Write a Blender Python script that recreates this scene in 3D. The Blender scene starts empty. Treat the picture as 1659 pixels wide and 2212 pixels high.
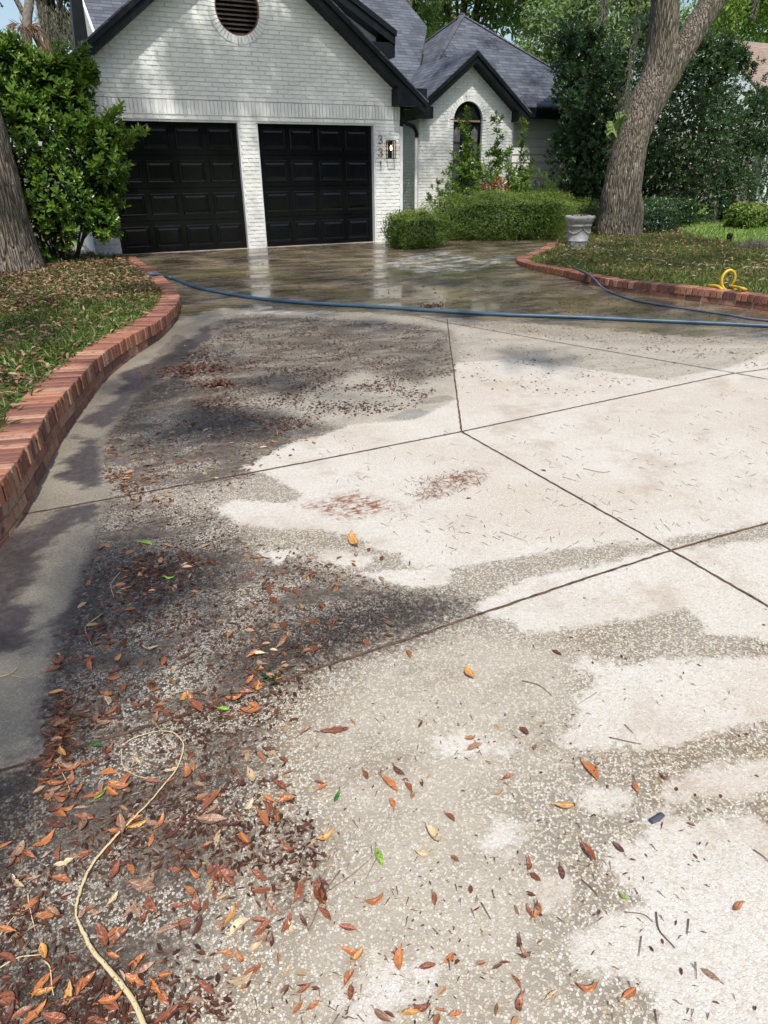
import bpy, math, random
import numpy as np
from mathutils import Vector, Matrix
random.seed(7); rng = np.random.default_rng(7)
sc = bpy.context.scene
COL = sc.collection

# ------------------------------------------------------------------ camera
FPX, TH, RO, S = 1469.8, .4566, -.0116, .0255      # focal (px of a 1659 wide frame), pitch, roll, slope of the drive
YAW = .44
def R2(v):
    c, s = math.cos(-YAW), math.sin(-YAW); return np.array([c*v[0]-s*v[1], s*v[0]+c*v[1], v[2]])
CP = R2(np.array([0.0931, -15.1388, 1.1956]))
_F = np.array([0, math.cos(TH), -math.sin(TH)]); _U = np.array([0, math.sin(TH), math.cos(TH)]); _R = np.array([1., 0, 0])
RI = R2(math.cos(RO)*_R+math.sin(RO)*_U); UP = R2(-math.sin(RO)*_R+math.cos(RO)*_U); FW = R2(_F)
cam = bpy.data.cameras.new('camera'); camo = bpy.data.objects.new('camera', cam); COL.objects.link(camo)
camo.matrix_world = Matrix(((RI[0], UP[0], -FW[0], CP[0]), (RI[1], UP[1], -FW[1], CP[1]), (RI[2], UP[2], -FW[2], CP[2]), (0, 0, 0, 1)))
cam.sensor_fit = 'HORIZONTAL'; cam.sensor_width = 36; cam.lens = FPX/1659*36; cam.clip_start = .05; cam.clip_end = 2000
sc.camera = camo
def hit(px, py, n, d):
    r = FW+RI*(px-829.5)/FPX-UP*(py-1106)/FPX; n = np.array(n, float); t = (d-n@CP)/(n@r); return CP+r*t
def g(px, py, dz=0.): return hit(px, py, (0, -S, 1), dz)
def fy(px, py, y=0.): return hit(px, py, (0, 1, 0), y)
def fz(px, py, z): return hit(px, py, (0, 0, 1), z)
def proj(p):
    d = np.asarray(p, float)-CP; z = d@FW; z = np.where(z < .01, .01, z)
    return 829.5+FPX*(d@RI)/z, 1106-FPX*(d@UP)/z

# ------------------------------------------------------------------ sky, sun, exposure
SUN_EL, SUN_AZ = math.radians(57), math.radians(-14)       # the sun stands behind the viewer, square on to the garage front
sund = np.array([math.sin(SUN_AZ)*math.cos(SUN_EL), -math.cos(SUN_AZ)*math.cos(SUN_EL), math.sin(SUN_EL)])  # towards the sun
W = bpy.data.worlds.new('World'); sc.world = W; W.use_nodes = True
nt = W.node_tree; sky = nt.nodes.new('ShaderNodeTexSky'); sky.sky_type = 'NISHITA'; sky.sun_disc = False
sky.sun_elevation = SUN_EL; sky.sun_rotation = math.atan2(sund[0], sund[1]); sky.air_density = 1.2; sky.dust_density = 2.5
bg = nt.nodes['Background']; nt.links.new(sky.outputs[0], bg.inputs[0]); bg.inputs[1].default_value = .15
sl = bpy.data.lights.new('sun', 'SUN'); so = bpy.data.objects.new('sun', sl); COL.objects.link(so)
sl.energy = 4.2; sl.angle = math.radians(.9); sl.color = (1, .955, .89)
so.rotation_euler = Vector(sund).to_track_quat('Z', 'Y').to_euler()
sc.view_settings.view_transform = 'Standard'; sc.view_settings.look = 'None'; sc.view_settings.gamma = 1
sc.view_settings.exposure = .19

# ------------------------------------------------------------------ object helpers
def tag(o, label=None, cat=None, group=None, kind=None):
    if label: o['label'] = label
    if cat: o['category'] = cat
    if group: o['group'] = group
    if kind: o['kind'] = kind
    return o
def empty(name, loc, label, cat, group=None):
    o = bpy.data.objects.new(name, None); COL.objects.link(o); o.location = [float(a) for a in loc]; o.empty_display_size = .2
    return tag(o, label, cat, group)
def link(name, me, m, parent=None, loc=None):
    o = bpy.data.objects.new(name, me); COL.objects.link(o)
    if m is not None: me.materials.append(m)
    if parent is not None:
        o.parent = parent
        pl = Vector((0, 0, 0)); q = parent
        while q is not None: pl += q.location; q = q.parent
        o.location = -pl if loc is None else Vector(loc)-pl    # mesh data are written in world coordinates
    elif loc is not None: o.location = loc
    return o
def npmesh(name, V, Fc, rnd=None, smooth=False, sides=None):
    me = bpy.data.meshes.new(name); V = np.asarray(V, np.float32); Fc = np.asarray(Fc, np.int32); k = Fc.shape[1]
    me.vertices.add(len(V)); me.vertices.foreach_set('co', V.ravel())
    me.loops.add(Fc.size); me.loops.foreach_set('vertex_index', Fc.ravel())
    me.polygons.add(len(Fc)); me.polygons.foreach_set('loop_start', np.arange(0, Fc.size, k, dtype=np.int32))
    try: me.polygons.foreach_set('loop_total', np.full(len(Fc), k, np.int32))
    except Exception: pass
    if rnd is not None:
        a = me.attributes.new('rnd', 'FLOAT', 'POINT'); a.data.foreach_set('value', np.asarray(rnd, np.float32))
    me.polygons.foreach_set('use_smooth', np.full(len(Fc), smooth))
    me.update(calc_edges=True); me.validate(); return me
class MB:
    def __init__(s): s.v = []; s.f = []; s.r = []
    def add(s, vs, fs, r=None):
        n = len(s.v); s.v += [tuple(map(float, a)) for a in vs]; s.f += [tuple(n+i for i in f) for f in fs]
        r = random.random() if r is None else r; s.r += [r]*len(vs)
    def box(s, x0, x1, y0, y1, z0, z1, r=None):
        s.add([(x0,y0,z0),(x1,y0,z0),(x1,y1,z0),(x0,y1,z0),(x0,y0,z1),(x1,y0,z1),(x1,y1,z1),(x0,y1,z1)],
              [(0,3,2,1),(4,5,6,7),(0,1,5,4),(1,2,6,5),(2,3,7,6),(3,0,4,7)], r)
    def hexa(s, p, r=None):     # 8 corners: 4 lower, 4 upper
        s.add(p, [(0,3,2,1),(4,5,6,7),(0,1,5,4),(1,2,6,5),(2,3,7,6),(3,0,4,7)], r)
    def prism(s, poly, d, r=None):   # poly (list of 3D points) pushed along vector d
        n = len(poly); d = np.array(d, float); vs = [np.array(p, float) for p in poly]+[np.array(p, float)+d for p in poly]
        s.add(vs, [tuple(range(n))[::-1], tuple(range(n, 2*n))]+[(i, (i+1) % n, n+(i+1) % n, n+i) for i in range(n)], r)
    def tube(s, path, rad, seg=8, r=None, caps=True, flat=1.):
        P = [Vector([float(c) for c in p]) for p in path]; n = len(P)
        rad = [rad]*n if np.isscalar(rad) else list(rad)
        up = Vector((0, 0, 1)); vs = []; prev = None
        for i in range(n):
            t = (P[min(i+1, n-1)]-P[max(i-1, 0)]).normalized()
            if prev is None:
                a = t.cross(up); a = a if a.length > .05 else t.cross(Vector((0, 1, 0)))
            else: a = prev-t*prev.dot(t)
            a.normalize(); b = t.cross(a); prev = a
            for k in range(seg):
                an = 2*math.pi*k/seg; vs.append(P[i]+a*math.cos(an)*rad[i]+b*math.sin(an)*rad[i]*flat)
        fs = [(i*seg+k, i*seg+(k+1) % seg, (i+1)*seg+(k+1) % seg, (i+1)*seg+k) for i in range(n-1) for k in range(seg)]
        if caps: fs += [tuple(range(seg))[::-1], tuple(range((n-1)*seg, n*seg))]
        s.add(vs, fs, r)
    def lathe(s, prof, c, seg=40, r=None):
        vs = []; n = len(prof)
        for (ra, z) in prof:
            for k in range(seg): a = 2*math.pi*k/seg; vs.append((c[0]+ra*math.cos(a), c[1]+ra*math.sin(a), c[2]+z))
        fs = [(i*seg+k, i*seg+(k+1) % seg, (i+1)*seg+(k+1) % seg, (i+1)*seg+k) for i in range(n-1) for k in range(seg)]
        fs += [tuple(range(seg))[::-1], tuple(range((n-1)*seg, n*seg))]; s.add(vs, fs, r)
    def mesh(s, name, smooth=False):
        me = bpy.data.meshes.new(name); me.from_pydata(s.v, [], s.f)
        a = me.attributes.new('rnd', 'FLOAT', 'POINT'); a.data.foreach_set('value', np.array(s.r, np.float32))
        if smooth: me.polygons.foreach_set('use_smooth', np.full(len(me.polygons), True))
        me.update(); return me
    def build(s, name, m, parent=None, smooth=False, bevel=0):
        o = link(name, s.mesh(name, smooth), m, parent)
        if bevel:
            b = o.modifiers.new('bevel', 'BEVEL'); b.width = bevel; b.segments = 1; b.limit_method = 'ANGLE'
        return o
def spline(pts, n=8):     # Catmull-Rom through points
    P = [np.array(p, float) for p in pts]; P = [2*P[0]-P[1]]+P+[2*P[-1]-P[-2]]; out = []
    for i in range(1, len(P)-2):
        for k in range(n):
            t = k/n; a, b, c, d = P[i-1:i+3]
            out.append(.5*((2*b)+(c-a)*t+(2*a-5*b+4*c-d)*t*t+(3*b-a-3*c+d)*t**3))
    out.append(P[-2]); return np.array(out)
def resample(P, step=None, n=None):
    P = np.asarray(P); d = np.r_[0, np.cumsum(np.linalg.norm(np.diff(P, axis=0), axis=1))]
    n = n or max(2, int(d[-1]/step)+1); s = np.linspace(0, d[-1], n)
    return np.stack([np.interp(s, d, P[:, k]) for k in range(P.shape[1])], 1)

# ------------------------------------------------------------------ material helpers
class NT:
    def __init__(s, name):
        s.m = bpy.data.materials.new(name); s.m.use_nodes = True; s.t = s.m.node_tree; s.t.nodes.clear()
        s.out = s.n('ShaderNodeOutputMaterial')
    def n(s, ty, **kw):
        x = s.t.nodes.new(ty)
        for k, v in kw.items(): setattr(x, k, v)
        return x
    def l(s, a, b): s.t.links.new(a, b)
    def set(s, sock, v):
        if hasattr(v, 'is_output') or isinstance(v, bpy.types.NodeSocket): s.l(v, sock)
        else:
            if isinstance(v, (tuple, list)) and len(v) == 3 and sock.type == 'RGBA': v = (*v, 1)
            sock.default_value = v
    def math(s, op, a, b=0., c=None):
        x = s.n('ShaderNodeMath', operation=op); s.set(x.inputs[0], a); s.set(x.inputs[1], b)
        if c is not None: s.set(x.inputs[2], c)
        return x.outputs[0]
    def mix(s, f, a, b, mode='MIX'):
        x = s.n('ShaderNodeMix', data_type='RGBA', blend_type=mode); s.set(x.inputs[0], f); s.set(x.inputs[6], a); s.set(x.inputs[7], b); return x.outputs[2]
    def fmix(s, f, a, b):
        x = s.n('ShaderNodeMix', data_type='FLOAT'); s.set(x.inputs[0], f); s.set(x.inputs[2], a); s.set(x.inputs[3], b); return x.outputs[0]
    def step(s, v, a, b):
        x = s.n('ShaderNodeMapRange', interpolation_type='SMOOTHSTEP'); s.set(x.inputs[0], v); x.inputs[1].default_value = a; x.inputs[2].default_value = b; return x.outputs[0]
    def noise(s, vec, scale, detail=4, rough=.55, dist=0):
        x = s.n('ShaderNodeTexNoise'); s.l(vec, x.inputs['Vector']); x.inputs['Scale'].default_value = scale
        x.inputs['Detail'].default_value = detail; x.inputs['Roughness'].default_value = rough; x.inputs['Distortion'].default_value = dist; return x.outputs[0]
    def vor(s, vec, scale, feat='F1', out='Distance', rand=1):
        x = s.n('ShaderNodeTexVoronoi', feature=feat); s.l(vec, x.inputs['Vector']); x.inputs['Scale'].default_value = scale; x.inputs['Randomness'].default_value = rand; return x.outputs[out]
    def obj(s): return s.n('ShaderNodeTexCoord').outputs['Object']
    def geo(s): return s.n('ShaderNodeNewGeometry').outputs['Position']
    def scl(s, vec, sc3):
        x = s.n('ShaderNodeMapping'); s.l(vec, x.inputs[0]); x.inputs['Scale'].default_value = sc3; return x.outputs[0]
    def attr(s, name): return s.n('ShaderNodeAttribute', attribute_name=name).outputs['Fac']
    def ramp(s, f, stops):
        x = s.n('ShaderNodeValToRGB'); s.l(f, x.inputs[0]); e = x.color_ramp.elements
        while len(e) < len(stops): e.new(.5)
        for q, (p, c) in zip(e, stops): q.position = p; q.color = (*c, 1)
        return x.outputs[0]
    def bump(s, h, strength=.5, dist=.01):
        x = s.n('ShaderNodeBump'); s.l(h, x.inputs['Height']); x.inputs['Strength'].default_value = strength; x.inputs['Distance'].default_value = dist; return x.outputs[0]
    def bsdf(s, col, rough=.6, nrm=None, spec=.5, metal=0., final=True, emit=None):
        b = s.n('ShaderNodeBsdfPrincipled'); s.set(b.inputs['Base Color'], col); s.set(b.inputs['Roughness'], rough)
        s.set(b.inputs['Specular IOR Level'], spec); s.set(b.inputs['Metallic'], metal)
        if nrm is not None: s.l(nrm, b.inputs['Normal'])
        if emit: b.inputs['Emission Color'].default_value = (*emit[0], 1); b.inputs['Emission Strength'].default_value = emit[1]
        if final: s.l(b.outputs[0], s.out.inputs[0])
        return b.outputs[0]
def simple(name, c1, c2=None, rough=.6, scale=6, bump=.3, bscale=60, bdist=.004, spec=.5, metal=0, emit=None):
    t = NT(name); p = t.geo(); c2 = c2 or tuple(a*.8 for a in c1)
    col = t.mix(t.step(t.noise(p, scale, 5), .35, .65), c1, c2)
    t.bsdf(col, rough, t.bump(t.noise(p, bscale, 4), bump, bdist), spec, metal, emit=emit); return t.m
def leafmat(name, stops, rough=.45, trans=.3, tcol=None, spots=False):
    t = NT(name); r = t.attr('rnd'); col = t.ramp(r, stops); p = t.geo()
    col = t.mix(t.math('MULTIPLY', t.noise(p, 30, 3), .5), col, tuple(a*.7 for a in stops[0][1]))
    if spots: col = t.mix(t.step(t.noise(p, 160, 3), .60, .68), col, (.05, .02, .01))
    b = t.bsdf(col, rough, final=False)
    tr = t.n('ShaderNodeBsdfTranslucent'); tc = t.mix(.5, col, tcol or (.25, .35, .03)); t.l(tc, tr.inputs[0])
    mx = t.n('ShaderNodeMixShader'); mx.inputs[0].default_value = trans; t.l(b, mx.inputs[1]); t.l(tr.outputs[0], mx.inputs[2]); t.l(mx.outputs[0], t.out.inputs[0])
    return t.m

# ---- materials
def m_whitebrick():
    t = NT('painted white brick'); p = t.geo(); r = t.attr('rnd')
    col = t.mix(r, (.74, .75, .72), (.82, .82, .79))
    col = t.mix(t.math('MULTIPLY', t.step(t.noise(p, 2.2, 5), .5, .75), .35), col, (.60, .60, .55))
    h = t.math('ADD', t.noise(p, 22, 6, .65), t.math('MULTIPLY', t.step(t.vor(p, 26), .0, .25), .35))
    t.bsdf(col, t.fmix(t.noise(p, 9, 3), .35, .6), t.bump(h, .65, .008)); return t.m
WHITEBRICK = m_whitebrick()
MORTAR = simple('painted mortar', (.74, .75, .72), (.68, .69, .66), .7, bump=.6, bscale=80)
WHITETRIM = simple('white trim paint', (.72, .73, .74), (.64, .65, .66), .4, bump=.05)
def m_siding():
    t = NT('white lap siding'); p = t.geo(); t.bsdf(t.mix(t.noise(p, 3, 4), (.62, .63, .58), (.72, .73, .69)), .5, t.bump(t.noise(t.scl(p, (2, 2, 30)), 4, 4), .15, .004)); return t.m
SIDING = m_siding()
BLACKTRIM = simple('black trim paint', (.004, .006, .008), (.008, .011, .013), .5, bump=.1, spec=.22)
def m_door():
    t = NT('glossy black door paint'); p = t.geo()
    t.bsdf(t.mix(t.noise(p, 5, 4), (.0025, .003, .004), (.005, .006, .007)), t.fmix(t.noise(p, 7, 4), .10, .22), t.bump(t.noise(t.scl(p, (60, 60, 3)), 4, 3), .06, .004), .3); return t.m
DOORBLACK = m_door()
def m_shingle(axis, cols=((.030, .036, .046), (.112, .124, .150))):
    t = NT('asphalt shingle'); p = t.geo(); sx = t.n('ShaderNodeSeparateXYZ'); t.l(p, sx.inputs[0])
    u = sx.outputs[0 if axis == 'x' else 1]; v = t.math('MULTIPLY', sx.outputs[2], 1.667)
    cb = t.n('ShaderNodeCombineXYZ'); t.l(u, cb.inputs[0]); t.l(v, cb.inputs[1])
    b = t.n('ShaderNodeTexBrick'); t.l(cb.outputs[0], b.inputs['Vector']); b.offset = .37; b.offset_frequency = 1; b.squash = 1.35; b.squash_frequency = 3
    b.inputs['Scale'].default_value = 1; b.inputs['Brick Width'].default_value = .24; b.inputs['Row Height'].default_value = .14; b.inputs['Mortar Size'].default_value = .005
    b.inputs['Color1'].default_value = (*cols[0], 1); b.inputs['Color2'].default_value = (*cols[1], 1); b.inputs['Mortar'].default_value = (.02, .02, .024, 1)
    saw = t.math('FRACT', t.math('DIVIDE', v, .14))
    edge = t.step(saw, .02, .20)
    col = t.mix(edge, (.02, .02, .025), b.outputs[0])
    col = t.mix(t.math('MULTIPLY', t.noise(p, 260, 2), .5), col, tuple(c*1.2 for c in cols[1])); col = t.mix(t.math('MULTIPLY', t.step(t.noise(p, .9, 4), .4, .7), .4), col, cols[0])
    h = t.math('ADD', t.math('MULTIPLY', t.math('SUBTRACT', 1., saw), 1.), t.math('MULTIPLY', b.outputs[1], -.6))
    t.bsdf(col, .8, t.bump(h, .9, .012), .35); return t.m
SHX, SHY = m_shingle('x'), m_shingle('y')
TANSH = m_shingle('x', ((.20, .145, .115), (.30, .23, .18)))
def m_redbrick(name='red clay brick'):
    t = NT(name); p = t.geo(); r = t.attr('rnd')
    col = t.ramp(r, [(0, (.10, .045, .036)), (.18, (.19, .075, .048)), (.5, (.29, .118, .066)), (.8, (.36, .16, .092)), (1, (.40, .24, .16))])
    col = t.mix(t.step(t.noise(p, 16, 5, .7), .5, .72), col, (.10, .032, .028))
    col = t.mix(t.math('MULTIPLY', t.step(t.noise(p, 60, 4), .6, .8), .5), col, (.45, .26, .19))
    t.bsdf(col, t.fmix(t.noise(p, 8, 3), .4, .8), t.bump(t.noise(p, 90, 6, .7), .7, .006)); return t.m
REDBRICK = m_redbrick()
REDMORTAR = simple('brick mortar', (.44, .38, .33), (.20, .15, .125), .85, 10, .7, 120)
def m_bark():
    t = NT('furrowed oak bark'); p = t.obj(); q = t.scl(p, (1, 1, .11)); v = t.vor(q, 26, 'DISTANCE_TO_EDGE'); n = t.noise(q, 24, 6, .7)
    h = t.math('ADD', t.step(v, 0, .25), t.math('MULTIPLY', n, .7))
    col = t.mix(t.step(v, .0, .16), (.045, .035, .026), (.21, .175, .135)); col = t.mix(t.step(n, .45, .7), col, (.30, .265, .22))
    col = t.mix(t.math('MULTIPLY', t.step(t.noise(p, 1.6, 4), .5, .65), .45), col, (.10, .11, .06))
    t.bsdf(col, .85, t.bump(h, 1., .03), .3); return t.m
BARK = m_bark()
SOIL = simple('dark soil', (.05, .033, .022), (.10, .065, .042), .95, 7, .8, 50, .02)
def m_lawn():
    t = NT('lawn ground'); p = t.geo(); col = t.mix(t.step(t.noise(p, 1.2, 5), .4, .6), (.055, .075, .02), (.11, .095, .04))
    col = t.mix(t.step(t.noise(p, 25, 4), .5, .62), col, (.13, .075, .035)); t.bsdf(col, .95, t.bump(t.noise(p, 40, 5), .9, .03)); return t.m
LAWN = m_lawn()
def m_far():
    t = NT('far lawn'); p = t.geo(); col = t.mix(t.step(t.noise(p, .6, 5), .3, .7), (.15, .27, .05), (.24, .34, .085))
    col = t.mix(t.math('MULTIPLY', t.noise(p, 60, 3), .5), col, (.05, .10, .02)); t.bsdf(col, .95, t.bump(t.noise(p, 50, 4), .8, .03)); return t.m
FARLAWN = m_far()  # greens raised so the colour carries the far lawn's sunlight
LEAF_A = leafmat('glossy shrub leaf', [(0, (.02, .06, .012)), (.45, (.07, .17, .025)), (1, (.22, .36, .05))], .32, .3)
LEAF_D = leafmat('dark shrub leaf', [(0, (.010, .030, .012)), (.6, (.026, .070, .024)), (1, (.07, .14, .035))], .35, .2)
LEAF_B = leafmat('box hedge leaf', [(0, (.035, .075, .016)), (.5, (.15, .24, .038)), (1, (.36, .46, .075))], .5, .35)
LEAF_T = leafmat('tree leaf', [(0, (.14, .22, .10)), (.5, (.27, .37, .17)), (1, (.42, .50, .27))], .55, .5)  # pale greens put the haze over the far trees into the leaf
LEAF_Y = leafmat('bright tree leaf', [(0, (.16, .26, .06)), (.5, (.30, .42, .10)), (1, (.45, .52, .17))], .55, .5)
GRASS = leafmat('grass blade', [(0, (.05, .10, .02)), (.5, (.13, .21, .04)), (.8, (.27, .29, .09)), (1, (.40, .32, .15))], .5, .35)
LITTER = leafmat('dead leaf', [(0, (.035, .016, .011)), (.3, (.11, .042, .022)), (.6, (.24, .095, .04)), (.85, (.42, .22, .10)), (1, (.50, .38, .23))], .38, .12, (.4, .15, .03), True)
MOSS = leafmat('spanish moss', [(0, (.14, .14, .10)), (1, (.32, .31, .24))], .9, .3, (.3, .3, .2))
CROTON = leafmat('croton leaf', [(0, (.20, .05, .03)), (.5, (.30, .16, .05)), (1, (.42, .07, .07))], .35, .2, (.4, .1, .05))

# ------------------------------------------------------------------ ground surfaces
def sdf(X, Y, polys):
    best = np.full(X.shape, -9.)
    for po in polys:
        P = np.array([g(*p)[:2] for p in po]); n = len(P); d = np.full(X.shape, 9.); ins = np.zeros(X.shape, bool)
        for i in range(n):
            a, b = P[i], P[(i+1) % n]; e = b-a; wx, wy = X-a[0], Y-a[1]
            t = np.clip((wx*e[0]+wy*e[1])/(e@e+1e-12), 0, 1); d = np.minimum(d, np.hypot(wx-t*e[0], wy-t*e[1]))
            c = (a[1] > Y) != (b[1] > Y); ins ^= c & (X < (b[0]-a[0])*(Y-a[1])/((b[1]-a[1]) or 1e-9)+a[0])
        best = np.maximum(best, np.where(ins, d, -d))
    return np.clip(best, -1.5, 1.5)
DRY = [
 [(1659,765),(1580,795),(1430,822),(1250,795),(1100,775),(990,785),(988,865),(900,908),(760,918),(700,945),(640,955),(580,985),(520,1012),(600,1030),(655,1072),(640,1090),(510,1083),(480,1100),(520,1130),(600,1140),(680,1140),(780,1150),(800,1175),(860,1195),(880,1215),(1000,1218),(1100,1202),(1200,1188),(1300,1173),(1420,1163),(1500,1153),(1659,1125),(1800,1100),(1800,760)],
 [(1110,1262),(1160,1248),(1260,1230),(1430,1190),(1659,1172),(1900,1150),(1900,1400),(1659,1378),(1545,1365),(1480,1312),(1380,1330),(1250,1345),(1130,1362),(1100,1335),(1030,1315)],
 [(1260,1427),(1244,1455),(1290,1459),(1280,1483),(1240,1499),(1260,1527),(1252,1575),(1224,1603),(1320,1606),(1408,1611),(1488,1603),(1520,1583),(1608,1567),(1659,1559),(1800,1540),(1800,1420),(1659,1423),(1588,1421),(1472,1435),(1368,1441)],
 [(1450,1690),(1500,1660),(1600,1650),(1700,1655),(1700,1700),(1560,1710),(1500,1715),(1440,1730)],
 [(1235,1722),(1290,1700),(1360,1715),(1352,1745),(1270,1745)],
 [(939,1603),(1007,1580),(1045,1600),(1096,1619),(1007,1632),(949,1619)],
 [(1404,1767),(1424,1803),(1396,1831),(1336,1835),(1324,1867),(1368,1903),(1408,1931),(1424,1967),(1368,1971),(1320,1987),(1300,2023),(1248,2039),(1276,2079),(1328,2079),(1368,2095),(1416,2127),(1436,2179),(1445,2240),(1800,2260),(1800,1810),(1659,1795),(1608,1775),(1500,1785)],
 [(1048,1808),(1096,1776),(1125,1788),(1090,1827),(1061,1836)],
 [(719,2150),(776,2153),(818,2118),(818,2076),(847,2102),(859,2134),(888,2153),(821,2169),(789,2215),(760,2230),(783,2176)],
 [(895,2105),(930,2067),(946,2099),(911,2128)], [(1165,1915),(1215,1905),(1222,1925),(1180,1935)],
 [(776,1240),(955,1233),(960,1256),(880,1262)], [(690,1190),(800,1208),(790,1225),(720,1215)], [(560,1190),(640,1195),(600,1215)],
]
MID = [
 [(975,700),(1300,742),(1700,745),(1700,850),(1240,850),(980,935),(700,950),(600,900),(560,870),(640,840),(480,800),(430,790),(470,740)],
 [(390,660),(440,668),(420,705),(360,745),(310,770),(270,815),(250,845),(215,880),(200,910),(240,935),(170,960),(150,990),(180,1010),(110,1030),(110,1060),(40,1090),(0,1140),(-60,1180),(-60,1100),(100,960),(210,840),(300,760),(370,700)],
 [(60,1190),(130,1150),(210,1100),(250,1130),(170,1210),(160,1300),(110,1380),(60,1290)],
 [(-60,1560),(0,1540),(70,1570),(90,1620),(40,1660),(-60,1700)],
 [(650,1560),(800,1430),(1000,1370),(1240,1400),(1230,1640),(1050,1720),(1180,1900),(1200,2240),(560,2240),(640,2000),(760,1850),(700,1700)],
 [(330,1020),(520,960),(640,965),(560,1010),(400,1050)],
]
DARK = [[(470,690),(560,682),(900,700),(975,715),(985,800),(900,830),(780,800),(640,860),(470,840),(430,800),(460,760)],
 [(470,690),(430,745),(330,800),(290,850),(215,930),(120,1010),(150,1040),(240,1010),(250,1060),(400,1065),(560,1020),(650,965),(740,925),(640,900),(520,870),(620,845),(500,815),(400,830),(400,790),(470,760)],
 [(-60,1130),(60,1100),(200,1060),(480,1110),(560,1190),(760,1250),(1000,1300),(900,1375),(700,1440),(600,1510),(560,1620),(540,1800),(430,2000),(330,2240),(-100,2240),(-100,1700),(60,1600),(110,1400),(60,1380),(-60,1390)],
 [(600,1790),(660,1850),(650,1930),(600,1900)],
]
BLACK = [[(225,1240),(330,1185),(480,1205),(490,1262),(360,1315),(245,1305)],
 [(-60,1700),(110,1620),(110,1700),(80,1790),(60,1860),(-60,1950)], [(-60,2030),(60,2060),(200,2130),(230,2240),(-60,2240)],
 [(110,1330),(160,1250),(260,1180),(300,1230),(220,1330),(160,1450),(100,1560),(70,1600)], [(690,1320),(850,1290),(1000,1310),(900,1350),(760,1400),(600,1440),(500,1430),(600,1360)],
 [(0,1170),(110,1180),(130,1230),(60,1330),(0,1330)],
 [(400,780),(420,840),(330,880),(260,930),(230,900),(300,840)], [(400,870),(620,900),(600,950),(420,940)],
]
RUST = [[(880,1060),(930,1030),(1010,1012),(1062,1018),(1050,1045),(980,1065),(930,1085),(890,1092)], [(620,1092),(770,1060),(870,1083),(885,1105),(800,1125),(740,1135),(660,1104)], [(745,1022),(775,1015),(800,1030),(770,1040)]]
FARW = [[(200,560),(260,520),(800,490),(1250,500),(1400,560),(1800,660),(1800,742),(1659,735),(1480,728),(1250,708),(900,683),(700,672),(480,668),(380,690),(330,640)]]
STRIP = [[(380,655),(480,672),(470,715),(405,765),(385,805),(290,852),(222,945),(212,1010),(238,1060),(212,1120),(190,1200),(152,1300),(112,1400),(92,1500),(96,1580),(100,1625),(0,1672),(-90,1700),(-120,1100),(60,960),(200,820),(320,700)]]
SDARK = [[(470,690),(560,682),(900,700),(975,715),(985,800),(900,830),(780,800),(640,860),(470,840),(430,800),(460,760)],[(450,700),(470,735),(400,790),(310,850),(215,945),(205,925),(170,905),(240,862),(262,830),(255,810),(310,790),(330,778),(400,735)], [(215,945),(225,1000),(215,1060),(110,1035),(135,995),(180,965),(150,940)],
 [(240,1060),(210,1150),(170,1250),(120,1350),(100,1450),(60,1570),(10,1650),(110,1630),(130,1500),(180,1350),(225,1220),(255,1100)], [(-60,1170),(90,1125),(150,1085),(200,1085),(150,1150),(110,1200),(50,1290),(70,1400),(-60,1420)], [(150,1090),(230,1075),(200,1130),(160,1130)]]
PUD = [[(838,902),(880,883),(932,889),(905,903),(860,909)], [(380,720),(430,740),(390,790),(320,830),(300,800)], [(880,868),(960,852),(985,862),(930,872)],
       [(560,930),(640,900),(700,915),(640,950)]]
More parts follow.
